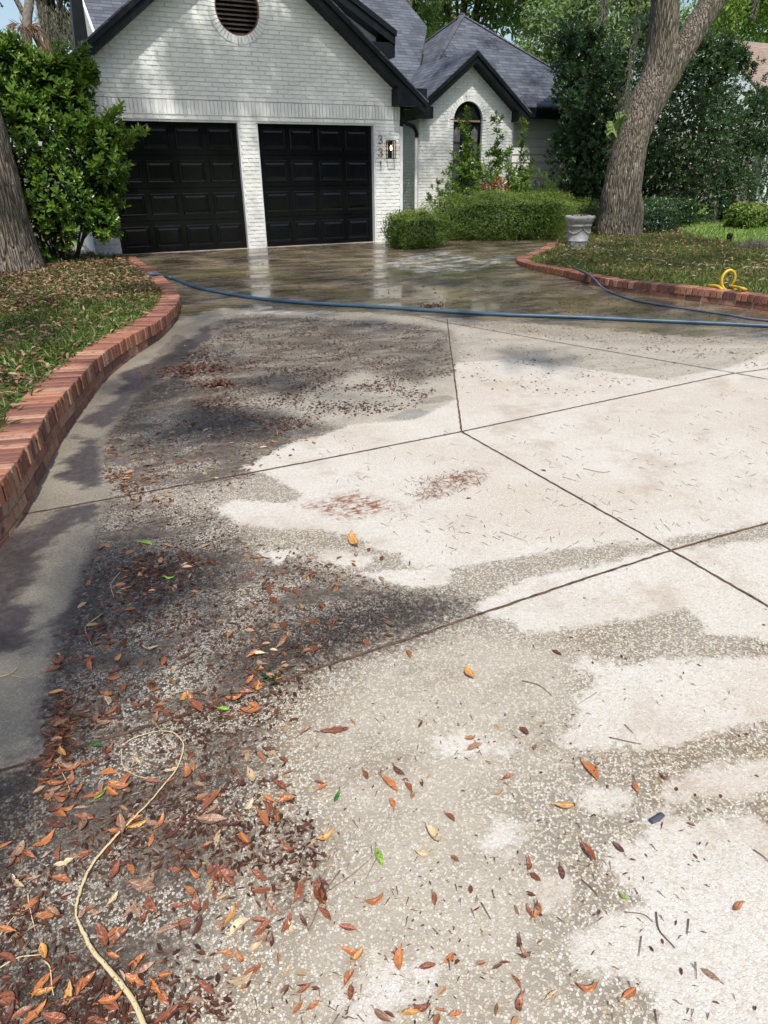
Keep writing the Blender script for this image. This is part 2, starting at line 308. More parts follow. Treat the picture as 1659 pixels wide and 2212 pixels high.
def m_drive():
    t = NT('exposed aggregate concrete'); p = t.geo()
    big = t.noise(p, 1.3, 5, .6); n1 = t.noise(t.scl(p, (.7, 1.5, 1)), 4, 7, .68); n2 = t.noise(p, 34, 5, .7)
    w = t.math('ADD', t.math('MULTIPLY', t.math('SUBTRACT', n1, .5), .15), t.math('MULTIPLY', t.math('SUBTRACT', n2, .5), .13))
    a = {k: t.math('ADD', t.attr(k), w) for k in ('dry', 'mid', 'dark', 'black', 'rust', 'far', 'pud', 'sky_sheen', 'strip', 'sdark')}
    dry = t.step(a['dry'], -.034, .004); mid = t.step(a['mid'], -.10, .10); gr = t.math('MULTIPLY', t.math('SUBTRACT', t.noise(p, 55, 6, .75), .5), .55); dark = t.step(t.math('ADD', a['dark'], gr), -.10, .09); black = t.step(t.math('ADD', a['black'], gr), -.16, .12)
    rust = t.step(a['rust'], -.02, .10); far = t.step(t.math('ADD', a['far'], t.math('MULTIPLY', t.math('SUBTRACT', n1, .5), .5)), -.06, .10); pud = t.step(a['pud'], -.01, .02)
    vc = t.n('ShaderNodeTexVoronoi'); t.l(p, vc.inputs['Vector']); vc.inputs['Scale'].default_value = 150
    ve = t.vor(p, 150, 'DISTANCE_TO_EDGE'); sep = t.n('ShaderNodeSeparateColor'); t.l(vc.outputs['Color'], sep.inputs[0])
    fine = t.vor(p, 260); peb = t.math('MULTIPLY', t.step(ve, .02, .11), t.step(sep.outputs[0], .36, .46))    # which cells are pale pebbles
    fleck = t.step(t.noise(p, 300, 2), .56, .70)
    pebc = t.ramp(sep.outputs[1], [(0, (.36, .27, .17)), (.35, (.52, .46, .36)), (.7, (.62, .57, .48)), (1, (.70, .68, .63))])
    dryc = t.mix(t.step(big, .38, .68), (.50, .48, .445), (.445, .40, .345)); dryc = t.mix(t.math('MULTIPLY', peb, .55), dryc, pebc); dryc = t.mix(t.math('MULTIPLY', t.step(n1, .5, .75), .35), dryc, (.36, .31, .26)); dryc = t.mix(t.math('MULTIPLY', t.step(t.noise(p, 2.3, 6, .7), .52, .7), .65), dryc, (.36, .295, .225)); dryc = t.mix(t.math('MULTIPLY', t.step(t.noise(p, 120, 4, .7), .62, .70), .5), dryc, (.22, .17, .13))
    dryc = t.mix(t.math('MULTIPLY', t.step(n2, .55, .75), .30), dryc, (.42, .36, .30)); dryc = t.mix(t.math('MULTIPLY', fleck, .25), dryc, (.80, .78, .74))
    wetm = t.mix(t.step(big, .40, .66), (.225, .20, .16), (.17, .125, .075))
    wetm = t.mix(t.math('MULTIPLY', fleck, .5), wetm, (.40, .36, .30)); wet = t.mix(t.math('MULTIPLY', peb, .8), wetm, pebc)
    midm = t.mix(t.step(n1, .4, .7), (.36, .325, .265), (.24, .205, .155)); midc = t.mix(t.math('MULTIPLY', peb, .6), midm, pebc)
    midc = t.mix(t.math('MULTIPLY', fleck, .35), midc, (.58, .54, .47))
    darkm = t.mix(t.step(n2, .35, .65), (.034, .025, .019), (.115, .088, .064)); darkc = t.mix(t.math('MULTIPLY', t.math('MULTIPLY', peb, .75), t.step(n1, .42, .62)), darkm, pebc)
    blackc = t.mix(t.math('MULTIPLY', peb, t.step(n2, .48, .66)), (.020, .014, .011), (.26, .22, .18))
    farc = t.mix(t.step(t.noise(t.scl(p, (.6, 2, 1)), 3, 6, .7), .42, .6), (.075, .058, .038), (.20, .165, .115)); farc = t.mix(t.math('MULTIPLY', t.step(t.noise(t.scl(p, (.8, 1.6, 1)), 1.7, 5, .7), .5, .62), .6), farc, (.29, .225, .13)); farc = t.mix(t.math('MULTIPLY', t.step(t.noise(p, 90, 4, .7), .57, .66), .6), farc, (.50, .47, .42))
    farc = t.mix(t.math('MULTIPLY', t.step(t.noise(p, .8, 3), .5, .64), .6), farc, (.15, .13, .05))
    c = t.mix(mid, wet, midc); c = t.mix(t.math('MULTIPLY', dark, .88), c, darkc); c = t.mix(t.math('MULTIPLY', black, .85), c, blackc)
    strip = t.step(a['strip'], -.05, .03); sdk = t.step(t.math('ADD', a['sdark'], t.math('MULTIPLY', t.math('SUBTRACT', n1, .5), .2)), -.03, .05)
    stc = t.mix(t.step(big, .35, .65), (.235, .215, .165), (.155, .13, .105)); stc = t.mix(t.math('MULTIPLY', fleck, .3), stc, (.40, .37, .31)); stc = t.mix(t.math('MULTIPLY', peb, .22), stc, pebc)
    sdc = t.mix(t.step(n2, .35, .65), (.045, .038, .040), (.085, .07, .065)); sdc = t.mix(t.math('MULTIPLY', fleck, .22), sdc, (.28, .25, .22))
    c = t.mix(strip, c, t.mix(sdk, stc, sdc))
    c = t.mix(dry, c, dryc); c = t.mix(far, c, farc)
    c = t.mix(t.math('MULTIPLY', rust, t.step(t.math('ADD', t.math('MULTIPLY', n2, .5), t.math('MULTIPLY', t.noise(t.scl(p, (.5, 2, 1)), 28, 4, .7), .5)), .42, .60)), c, (.20, .082, .042))
    c = t.mix(t.math('MULTIPLY', pud, .35), c, (.05, .05, .055))
    c = t.mix(t.math('MULTIPLY', t.step(a['sky_sheen'], -.05, .15), t.step(t.noise(t.scl(p, (.7, 2.2, 1)), 6, 7, .75), .46, .62)), c, (.62, .63, .62))  # pale streaks: sky reflection on the wet drive, put into the colour
    ro = t.fmix(dry, t.fmix(dark, .42, .34), .85)
    pool = t.step(t.noise(t.scl(p, (.8, 1.7, 1)), 1.5, 4, .6), .40, .56)
    ro = t.fmix(far, ro, t.fmix(pool, .28, .045)); ro = t.fmix(pud, ro, .04)
    smoothw = t.math('MAXIMUM', t.math('MULTIPLY', far, t.math('MULTIPLY', pool, .96)), t.math('MULTIPLY', pud, .97))
    h = t.math('MULTIPLY', t.math('ADD', t.math('MULTIPLY', peb, .9), t.math('ADD', t.math('MULTIPLY', fine, .4), t.math('MULTIPLY', n2, .5))), t.math('SUBTRACT', 1., smoothw))
    h = t.math('ADD', h, t.math('MULTIPLY', t.noise(t.scl(p, (1, 2.5, 1)), 7, 3), t.math('MULTIPLY', smoothw, .35)))
    t.bsdf(c, ro, t.bump(h, .55, .0035), t.fmix(dry, .5, .3)); return t.m
def sheet(name, X, Y, Z, m, attrs=None, label=None):
    ny, nx = X.shape; V = np.stack([X, Y, Z], -1).reshape(-1, 3); i = np.arange((ny-1)*(nx-1)); r, c = i//(nx-1), i % (nx-1); a = r*nx+c
    me = npmesh(name, V, np.stack([a, a+1, a+nx+1, a+nx], 1), smooth=True)
    for k, v in (attrs or {}).items():
        at = me.attributes.new(k, 'FLOAT', 'POINT'); at.data.foreach_set('value', v.astype(np.float32).ravel())
    o = link(name, me, m); o['kind'] = 'structure'; return o
X, Y = np.meshgrid(np.arange(-9, 4.6, .034), np.arange(-15.5, 2.5, .034))
sheet('driveway', X, Y, S*np.minimum(Y, 0)-0.0, m_drive(), dict(dry=sdf(X, Y, DRY), mid=sdf(X, Y, MID), dark=sdf(X, Y, DARK), black=sdf(X, Y, BLACK), rust=sdf(X, Y, RUST), far=sdf(X, Y, FARW), pud=sdf(X, Y, PUD), strip=sdf(X, Y, STRIP), sdark=sdf(X, Y, SDARK), sky_sheen=sdf(X, Y, [[(825,575),(870,548),(960,543),(1040,558),(1090,545),(1125,556),(1010,590),(900,592)], [(520,668),(700,672),(690,682),(520,680)]])))
def zg(y): return S*min(y, 0)
xs = np.r_[-400, -120, -60, np.arange(-30, 31, 6), 60, 120, 400]; ys = np.r_[-300, -60, -16, -12, -8, -4, 0, 5, 12, 30, 60, 150, 600]
X, Y = np.meshgrid(xs.astype(float), ys.astype(float))
sheet('ground', X, Y, S*np.clip(Y, -16, 0)-.10, FARLAWN)

# planting beds: left lawn behind the planter wall, right lawn behind the brick edging
PTOP = [(0,1039),(39,989),(76,936),(112,880),(157,830),(200,783),(240,751),(288,721),(332,699),(360,679),(380,659),(387,639),(382,627),(360,603),(340,587),(304,563),(280,543),(262,531)]
PIN = [(0,907),(24,883),(52,851),(104,803),(152,755),(208,727),(260,703),(296,679),(332,655),(346,641),(348,628),(345,612),(330,598),(300,580),(272,560),(250,541),(238,531)]
ZP = 0.0
pout = np.array([fz(*p, ZP) for p in PTOP]); pout = np.vstack([[[-8.6, -15, 0], [-7.75, -12.6, 0], [-7.06, -11.25, 0]], pout]); pout = spline(pout, 10)
ZR = -.04
ROUT = [(1800,660),(1659,641),(1605,634.5),(1537,626),(1469,619),(1387,611),(1333,606),(1272,595),(1214,583),(1153,572),(1124,565),(1116,559),(1120,553),(1136,548),(1163,538),(1180,529),(1180,523),(1173,516)]
rout = spline(np.array([fz(*p, ZR) for p in ROUT]), 10)
def offset(P, d):
    T = np.gradient(P[:, :2], axis=0); T /= np.linalg.norm(T, axis=1)[:, None]+1e-9
    Q = P.copy(); Q[:, 0] -= T[:, 1]*d; Q[:, 1] += T[:, 0]*d; return Q
def smoothc(P, k=9):
    ker = np.ones(k)/k; Q = np.pad(P, ((k//2, k//2), (0, 0)), mode='edge'); return np.stack([np.convolve(Q[:, i], ker, 'valid') for i in range(P.shape[1])], 1)
pout = smoothc(resample(pout, .03), 13); rout = smoothc(resample(rout, .03), 7)
PW, RW = .235, .20
pin = offset(pout, PW); rin = offset(rout, -RW)
from mathutils.geometry import tessellate_polygon
def polysheet(name, P, zf, m, kind='structure'):
    P = [(float(a[0]), float(a[1]), float(zf(a[0], a[1]))) for a in P]; tr = tessellate_polygon([[Vector(p) for p in P]])
    me = bpy.data.meshes.new(name); me.from_pydata(P, [], [tuple(t) for t in tr]); me.update(); o = link(name, me, m); o['kind'] = kind; return o
pmid = offset(pout, PW*.6)[::8]; rmid = offset(rout, -RW*.6)[::8]
LP = list(pmid)+[(-5.75, .1, 0), (-5.75, 14, 0), (-30, 14, 0), (-30, -15, 0)]
polysheet('garden_bed', LP, lambda x, y: -.035, LAWN)
RP = [(a[0], a[1], 0) for a in rmid]+[(2.0, -.8, 0), (2.0, 2.3, 0), (2.0, 9, 0), (8.6, 9, 0), tuple(fz(1475, 494, 0)), tuple(fz(1520, 509, 0)), tuple(fz(1590, 520, 0)), tuple(fz(1760, 545, 0)), (11, -9.5, 0)]
polysheet('lawn', RP, lambda x, y: -.075, LAWN)

# ---- brick walls laid brick by brick
def brick_wall(name, outc, width, ztop, sgn, label, caph=.10, flatc=2, rw=.058):
    root = empty(name, (outc[len(outc)//2][0], outc[len(outc)//2][1], zg(outc[len(outc)//2][1])), label, 'brick wall')
    inn = offset(outc, sgn*width); d = np.r_[0, np.cumsum(np.linalg.norm(np.diff(outc, axis=0), axis=1))]; L = d[-1]
    at = lambda P, s: np.array([np.interp(s, d, P[:, 0]), np.interp(s, d, P[:, 1])])
    cap = MB(); s = 0
    while s < L-.05:
        w = rw+random.uniform(-.003, .003); a, b = s+.004, s+w+.004; j = random.uniform(-.003, .003); k = random.uniform(-.006, .006)
        oa, ob, ia, ib = at(outc, a), at(outc, b), at(inn, a), at(inn, b)
        e = (oa-ia)/np.linalg.norm(oa-ia)*k; q = [oa+e, ob+e, ib, ia]; q = q if sgn > 0 else q
        lo = [(*p, ztop-caph) for p in q]; hi = [(*p, ztop+j) for p in q]; cap.hexa(lo+hi); s += w+.014
    cap.build('cap_course', REDBRICK, root, bevel=.004)
    st = MB(); z1 = ztop-caph-.009; mid = offset(outc, sgn*.012)
    row = 0
    while z1 > ztop-caph-flatc*.067-.01:
        z0 = z1-.058; s = -.1*(row % 2)
        while s < L-.1:
            a, b = max(0, s)+.004, s+.2; k = random.uniform(-.004, .004)
            if b-a > .04:
                m_ = (a+b)/2; n = 3; ss = np.linspace(a, b, n); inb = offset(outc, sgn*.10)
                if True:
                    for q0, q1 in zip(ss[:-1], ss[1:]):
                        pa, pb, ic, idd = at(mid, q0), at(mid, q1), at(inb, q1), at(inb, q0)
                        r_ = .5
                    r = random.random(); pts = [at(mid, q) for q in ss]+[at(inb, q) for q in ss[::-1]]
                    st.prism([(*p, z0) for p in pts], (0, 0, .058), r)
            s += .21
        z1 = z0-.009; row += 1
    st.build('stretcher_course', REDBRICK, root, bevel=.003)
    core = MB(); oc = offset(outc, sgn*.018)[::6]; ic = offset(outc, sgn*(width-.01))[::6]
    for i in range(len(oc)-1):
        core.hexa([(*oc[i][:2], ztop-.5), (*oc[i+1][:2], ztop-.5), (*ic[i+1][:2], ztop-.5), (*ic[i][:2], ztop-.5),
                   (*oc[i][:2], ztop-.007), (*oc[i+1][:2], ztop-.007), (*ic[i+1][:2], ztop-.007), (*ic[i][:2], ztop-.007)], .5)
    core.build('mortar', REDMORTAR, root); return root
brick_wall('brick_planter_wall', pout, PW, ZP, 1, 'curved red brick planter wall along the left edge of the driveway', .105, 4)
brick_wall('brick_edging', rout, RW, ZR, -1, 'low curved red brick edging in front of the right lawn', .085, 2, .062)

# ---- driveway joints: dark sunken seams filled with grit
def ribbon(name, pts, w, m, lift=.004):
    P = resample(np.array([g(*p) for p in pts]), .03); T = np.gradient(P[:, :2], axis=0); T /= np.linalg.norm(T, axis=1)[:, None]
    n = len(P); wa = w*(.75+.5*rng.random(n)); of = (rng.random(n)-.5)*.004; V = []
    for i in range(n):
        for sg in (-1, 1): V.append((P[i, 0]-T[i, 1]*(sg*wa[i]/2+of[i]), P[i, 1]+T[i, 0]*(sg*wa[i]/2+of[i]), P[i, 2]+lift))
    me = npmesh(name, V, [(2*i, 2*i+2, 2*i+3, 2*i+1) for i in range(n-1)]); o = link(name, me, m); o['kind'] = 'structure'; return o
SEAM = simple('seam grit', (.045, .028, .02), (.13, .075, .05), .9, 30, .8, 200)
for k in ([(966,690),(972,745),(980,800),(997,933)], [(-20,1124),(112,1101),(232,1079),(500,1030),(700,992),(997,933)], [(997,933),(1300,868),(1580,808),(1659,797)],
          [(997,933),(1230,1065),(1450,1190),(1680,1322)], [(1700,1120),(1560,1158),(1450,1190),(1250,1256),(1030,1330),(900,1375)], [(900,1375),(680,1447),(400,1545),(100,1637),(-30,1676)],
          [(900,683),(964,697),(1250,748),(1580,805),(1659,820)], [(392,636),(470,632),(560,626),(700,625)]):
    ribbon('driveway_joint', k, .011, SEAM)

# ------------------------------------------------------------------ the house
H = empty('brick_house', (-2.5, 0, 0), 'white painted brick house with black trim, double garage and arched window', 'house')
CH = .0677
def brickface(mb, back, xiv, z0, z1, tf, off=0., depth=.013, blen=.203):
    """courses of bricks; xiv(zlo,zhi)->list of intervals; tf(x,out,z)->3D"""
    z = z0; k = 0
    while z < z1-.01:
        zt = min(z+CH, z1)
        for (a, b) in xiv(z, zt):
            if b-a < .02: continue
            back.add([tf(a, 0, z), tf(b, 0, z), tf(b, 0, zt), tf(a, 0, zt)], [(0, 1, 2, 3)], .5)
            s = math.floor(a/(blen+.01))*(blen+.01)+((blen+.01)/2 if k % 2 else 0)+off-(blen+.01)
            while s < b:
                p, q = max(s, a+.001), min(s+blen, b-.001)
                if q-p > .025:
                    j = random.uniform(-.0025, .003); e = .004; u, v = z+.005+random.uniform(-.001, .001), zt-.005
                    o = depth+j; tl = random.uniform(-.0015, .0015)
                    mb.add([tf(p, 0, u), tf(q, 0, u), tf(q, 0, v), tf(p, 0, v), tf(p+e, o+tl, u+e), tf(q-e, o-tl, u+e), tf(q-e, o-tl, v-e), tf(p+e, o+tl, v-e)],
                           [(4, 5, 6, 7), (0, 1, 5, 4), (1, 2, 6, 5), (2, 3, 7, 6), (3, 0, 4, 7)])
                s += blen+.01
        z = zt; k += 1
GX0, GX1, GRX, GRZ, SL = -5.46, .54, -2.46, 4.86, .75      # garage left, right, ridge x, ridge z (at the wall), slope
VX, VZ = -2.53, 3.78
doors = [(-5.04, -2.68), (-2.36, 0.)]
def iv_g(z, zt):
    a, b = GX0, GX1
    if z > 2.6: h = (GRZ-z)/SL; a, b = max(a, GRX-h), min(b, GRX+h)
    if b <= a: return []
    cuts = []
    if zt <= 2.14: cuts = list(doors)
    zc = (z+zt)/2
    if abs(zc-VZ) < .44: h = math.sqrt(.44**2-(zc-VZ)**2); cuts = [(VX-h, VX+h)]
    if 2.2 < zc < 2.43: return []
    out = []; cur = a
    for c, d in sorted(cuts):
        if c > cur: out.append((cur, min(c, b)))
        cur = max(cur, d)
    if cur < b: out.append((cur, b))
    return out
fb, bk = MB(), MB(); tfF = lambda x, o, z: (x, -o, z)
brickface(fb, bk, iv_g, -.02, 2.13, tfF); brickface(fb, bk, iv_g, 2.13, 2.205, tfF); brickface(fb, bk, iv_g, 2.432, 4.85, tfF)
bk.add([(GX0, 0, 2.2), (GX1, 0, 2.2), (GX1, 0, 2.44), (GX0, 0, 2.44)], [(0, 1, 2, 3)])
x = GX0
while x < GX1-.02:     # soldier course over the doors, a little proud
    w = min(.067, GX1-x); j = random.uniform(-.002, .004)
    fb.hexa([(x+.005, -.02-j, 2.212), (x+w-.005, -.02-j, 2.212), (x+w-.005, 0, 2.212), (x+.005, 0, 2.212), (x+.005, -.02-j, 2.428), (x+w-.005, -.02-j, 2.428), (x+w-.005, 0, 2.428), (x+.005, 0, 2.428)]); x += .0675
for k in range(46):    # ring of bricks round the vent
    a0, a1 = 2*math.pi*k/46+.008, 2*math.pi*(k+1)/46-.008; r0, r1 = .385, .505; j = random.uniform(0, .005)
    q = [(r0, a0), (r1, a0), (r1, a1), (r0, a1)]; P = [(VX+r*math.cos(a), VZ+r*math.sin(a)) for r, a in q]
    fb.hexa([(*[P[i][0]], -.022-j, P[i][1]) for i in range(4)]+[(P[i][0], .03, P[i][1]) for i in range(4)])
# side walls of the garage
bk.add([(GX1, 0, -.05), (GX1, 8, -.05), (GX1, 8, 2.7), (GX1, 0, 2.7)], [(0, 1, 2, 3)]); bk.add([(GX0, 8, -.05), (GX0, 0, -.05), (GX0, 0, 2.7), (GX0, 8, 2.7)], [(0, 1, 2, 3)])
bk.build('mortar', MORTAR, H); wallp = fb.build('garage_wall', WHITEBRICK, H)
# vent
v = MB(); n = 40
v.add([(VX+.46*math.cos(2*math.pi*i/n), .16, VZ+.46*math.sin(2*math.pi*i/n)) for i in range(n)], [tuple(range(n))])
vent = v.build('gable_vent', simple('vent backing', (.01, .008, .007), None, .9), H)
v = MB()
for i in range(n):
    a0, a1 = 2*math.pi*i/n, 2*math.pi*(i+1)/n
    P = [(VX+r*math.cos(a), VZ+r*math.sin(a)) for r, a in ((.365, a0), (.39, a0), (.39, a1), (.365, a1))]
    v.hexa([(p[0], -.005, p[1]) for p in P]+[(p[0], .15, p[1]) for p in P], .5)
v.build('frame', simple('vent frame wood', (.22, .14, .09), (.12, .07, .05), .7), vent)
v = MB()
for i in range(-5, 6):
    z = VZ+i*.066; hw = math.sqrt(max(.001, .37**2-(z-VZ)**2))
    v.hexa([(VX-hw, .02, z-.03), (VX+hw, .02, z-.03), (VX+hw, .10, z+.02), (VX-hw, .10, z+.02), (VX-hw, .02, z-.018), (VX+hw, .02, z-.018), (VX+hw, .10, z+.032), (VX-hw, .10, z+.032)])
v.build('louvre', simple('weathered louvre', (.045, .032, .027), (.018, .013, .012), .8, 30, .7, 90), vent)
# garage doors
for di, (a, b) in enumerate(doors):
    slab = MB()
    for s_ in range(4):
        z0 = .005+s_*.53; slab.box(a+.002, b-.002, .122, .16, z0+(.004 if s_ else 0), z0+.526)
    slab.box(a+.002, b-.002, .135, .165, .0, 2.128)
    d = slab.build('garage_door', DOORBLACK, H, bevel=.003); d['label'] = ('left' if di == 0 else 'right')+' glossy black panelled garage door'
    pw = (b-a-.10*2-.085*3)/4
    for s_ in range(4):
        for c in range(4):
            x0 = a+.10+c*(pw+.085); x1 = x0+pw; z0 = .005+s_*.53+.085; z1 = z0+.36; m = MB(); R = []
            for ins, yy in ((0, .1215), (.012, .1115), (.022, .1115), (.034, .1205), (.044, .1208), (.075, .114)):
                R.append([(x0+ins, yy, z0+ins), (x1-ins, yy, z0+ins), (x1-ins, yy, z1-ins), (x0+ins, yy, z1-ins)])
            fs = [(r*4+i, r*4+(i+1) % 4, (r+1)*4+(i+1) % 4, (r+1)*4+i) for r in range(len(R)-1) for i in range(4)]+[tuple(range(len(R)*4-4, len(R)*4))]
            m.add([p for r in R for p in r], fs); m.build('door_panel', DOORBLACK, d)
    fr = MB(); fr.box(a-.02, a+.0, .012, .17, -.02, 2.13, .3); fr.box(b-.024, b+.02, .004, .118, -.02, 2.128, .3); fr.box(a+.001, b-.025, .004, .118, 2.105, 2.16, .3)
    fr.box(a+.001, a+.024, .004, .118, -.02, 2.10, .3)
    fr.build('door_frame', WHITETRIM, H)
# concrete sill under the doors
ap = MB(); ap.box(-5.04, -2.68, -.012, .2, -.05, .0035); ap.box(-2.36, 0, -.012, .2, -.05, .0035); ap.build('door_sill', simple('pale sill concrete', (.42, .38, .32), (.30, .27, .22), .8), H)

# ---- garage roof, rakes and cornice returns
def gable_roof(rx, rz, hw, y0, y1, slope, m, thick=.16, name='roof'):
    r = MB(); n = math.hypot(1, slope); e = rz-slope*hw; off = .03
    for s_ in (-1, 1):
        r.hexa([(rx, y0, rz+.015), (rx+s_*(hw+.05), y0, e-.02), (rx+s_*(hw+.05), y1, e-.02), (rx, y1, rz+.015),
                (rx, y0, rz+.045), (rx+s_*(hw+.05), y0, e+.01), (rx+s_*(hw+.05), y1, e+.01), (rx, y1, rz+.045)])
    o = r.build(name, m, H); k = MB()
    for s_ in (-1, 1):    # rake: stepped fascia boards and soffit, solid back to the wall
        k.hexa([(rx, y0+.02, rz-thick*1.25), (rx+s_*hw, y0+.02, e-thick*1.25), (rx+s_*hw, y1, e-thick*1.25), (rx, y1, rz-thick*1.25),
                (rx, y0+.02, rz+.012), (rx+s_*hw, y0+.02, e+.012), (rx+s_*hw, y1, e+.012), (rx, y1, rz+.012)])
        k.hexa([(rx, y0-.015, rz-.08), (rx+s_*(hw+.03), y0-.015, e-.10), (rx+s_*(hw+.03), y0+.018, e-.10), (rx, y0+.018, rz-.08),
                (rx, y0-.015, rz+.013), (rx+s_*(hw+.03), y0-.015, e-.01), (rx+s_*(hw+.03), y0+.018, e-.01), (rx, y0+.018, rz+.013)])
    k.build('rake_board', BLACKTRIM, H); return o
# the soffit line on the wall is z = GRZ - SL*|x-GRX|
gable_roof(GRX, GRZ+.21, 3.42, -.31, 5.2, SL, SHY, .17)
for q in ((.36, .98, -.30, .0, 2.43, 2.72), (.543, .98, .0, 4, 2.40, 2.62), (-5.9, -5.28, -.30, 0., 2.43, 2.72), (-5.9, -5.463, .0, 6, 2.40, 2.62)): k = MB(); k.box(*q); k.build('cornice_return', BLACKTRIM, H)

# ---- wing with the arched window
WY, WX0, WX1, AX, AR, ASP = 2.5, 2.31, 4.97, 3.65, .41, 2.41
def iv_w(z, zt):
    a, b = WX0, WX1; zc = (z+zt)/2
    if z > 2.55: h = (3.57-z)/SL; a, b = max(a, AX-h), min(b, AX+h)
    if b <= a: return []
    h = 0
    if .75 < zc < ASP: h = AR
    elif zc >= ASP and zc-ASP < AR+.10: h = math.sqrt((AR+.10)**2-(zc-ASP)**2)
    if ASP <= zc: h = max(h, 0)
    if zc < ASP and zc > .75: h = AR+.10
    return [(a, AX-h), (AX+h, b)] if h else [(a, b)]
fb, bk = MB(), MB(); tfW = lambda x, o, z: (x, WY-o, z)
brickface(fb, bk, iv_w, -.05, 3.57, tfW, .07)
tfS = lambda u, o, z: (WX0-o, 7.5-u, z)
brickface(fb, bk, lambda z, zt: [(2.5, 5.0)], -.05, 2.66, tfS, .03)
for k in range(20):
    a0, a1 = math.pi*k/20+.01, math.pi*(k+1)/20-.01
    for r0, r1, pr_ in ((AR, AR+.10, .018), (AR+.107, AR+.205, .012)):
        P = [(AX+r*math.cos(a), ASP+r*math.sin(a)) for r, a in ((r0, a0), (r1, a0), (r1, a1), (r0, a1))]
        fb.hexa([(p[0], WY-pr_, p[1]) for p in P]+[(p[0], WY+.10, p[1]) for p in P])
z = .75
while z < ASP-.02:
    for s_ in (-1, 1):
        a, b = AX+s_*AR, AX+s_*(AR+.10); fb.box(min(a, b), max(a, b), WY-.018, WY+.10, z+.004, z+.062)
    z += CH
bk.build('mortar', MORTAR, H); fb.build('wing_wall', WHITEBRICK, H)
GLASS = NT('dark window glass'); GLASS.bsdf((.012, .014, .016), .06, spec=.8); GLASS = GLASS.m
win = MB(); pts = [(AX-AR+.002, WY+.095, .75), (AX+AR-.002, WY+.095, .75)]+[(AX+(AR-.002)*math.cos(math.pi*i/24), WY+.095, ASP+(AR-.002)*math.sin(math.pi*i/24)) for i in range(25)]
win.add(pts, [tuple(range(len(pts)))]); win = win.build('arched_window', GLASS, H)
fr = MB()
for i in range(24):
    P = [(AX+r*math.cos(math.pi*(i+e)/24), ASP+r*math.sin(math.pi*(i+e)/24)) for r, e in ((AR-.035, 0), (AR, 0), (AR, 1), (AR-.035, 1))]
    fr.hexa([(p[0], WY+.05, p[1]) for p in P]+[(p[0], WY+.09, p[1]) for p in P])
for s_ in (-1, 1): a, b = AX+s_*(AR-.035), AX+s_*AR; fr.box(min(a, b), max(a, b), WY+.05, WY+.09, .75, ASP)
fr.build('window_frame', BLACKTRIM, win)
fr = MB(); fr.box(AX-AR+.036, AX+AR-.036, WY+.045, WY+.088, ASP-.018, ASP+.018); fr.build('transom', simple('tan wood bar', (.30, .21, .12), (.2, .13, .08), .6), win)
fr = MB(); fr.box(AX-.012, AX+.012, WY+.07, WY+.089, .76, ASP-.02)
for z in (1.15, 1.55, 1.95): fr.box(AX-AR+.036, AX+AR-.036, WY+.071, WY+.089, z-.009, z+.009)
fr.build('glazing_bar', BLACKTRIM, win)
cu = MB()
for x0 in (AX-.34, AX+.16):
    P = [(x0+i*.02, WY+.0935-.006*(i % 2), 0) for i in range(10)]
    for i in range(9): cu.add([(P[i][0], P[i][1], .8), (P[i+1][0], P[i+1][1], .8), (P[i+1][0], P[i+1][1], 2.28-.02*abs(i-4)), (P[i][0], P[i][1], 2.28-.02*abs(i-4))], [(0, 1, 2, 3)])
cu.build('curtain', simple('grey curtain', (.16, .155, .16), (.08, .08, .085), .6), win)
gable_roof(AX, 3.57+.21, 1.58, WY-.31, 7.5, SL, SHY, .17)
for q in ((2.02, 2.52, WY-.30, WY, 2.42, 2.66), (4.90, 5.24, WY-.30, WY, 2.40, 2.62), (1.0, 2.30, 3.5, 3.6, 2.56, 2.72)): k = MB(); k.box(*q); k.build('cornice_return', BLACKTRIM, H)
# lap siding wall right of the wing
sd = MB(); z = -.05
while z < 2.75: sd.hexa([(4.98, 4.17, z), (9.3, 4.17, z), (9.3, 4.25, z), (4.98, 4.25, z), (4.98, 4.197, z+.199), (9.3, 4.197, z+.199), (9.3, 4.25, z+.199), (4.98, 4.25, z+.199)]); z += .2
sd.box(4.968, 5.0, 2.502, 4.16, -.05, 2.7); sd.build('siding_wall', SIDING, H)
k = MB(); k.box(5.15, 9.5, 3.75, 4.16, 2.62, 2.86); k.build('eave_board', BLACKTRIM, H)
# main hip roof: front slope z = 2.9+.75(y-3.8)
def plane_z(y): return 2.9+SL*(y-3.8)
def roofpoly(name, P, m):
    r = MB(); r.add([np.array(p)+[0, 0, .01] for p in P]+[np.array(p)-[0, 0, .12] for p in P], [tuple(range(len(P))), tuple(range(len(P), 2*len(P)))[::-1]]+[(i, len(P)+i, len(P)+(i+1) % len(P), (i+1) % len(P)) for i in range(len(P))]); return r.build(name, m, H)
PK = (6.2, 7.17, 5.43)
roofpoly('hip_roof', [(2.83, 3.8, 2.9), (9.57, 3.8, 2.9), PK], SHX); roofpoly('hip_roof', [(9.57, 3.8, 2.9), (9.57, 10.5, 2.9), PK], SHY)
roofpoly('hip_roof', [(2.83, 10.5, 2.9), (2.83, 3.8, 2.9), PK], SHY)
roofpoly('main_roof', [(-4.35, 3.6, plane_z(3.6)-.02), (2.83, 3.6, plane_z(3.6)-.02), (2.83, 3.8, 2.88), (4.72, 6.6, 4.98), (4.42, 8.4, plane_z(8.4)), (-4.35, 8.4, plane_z(8.4)-.02)], SHX)
cap = MB()
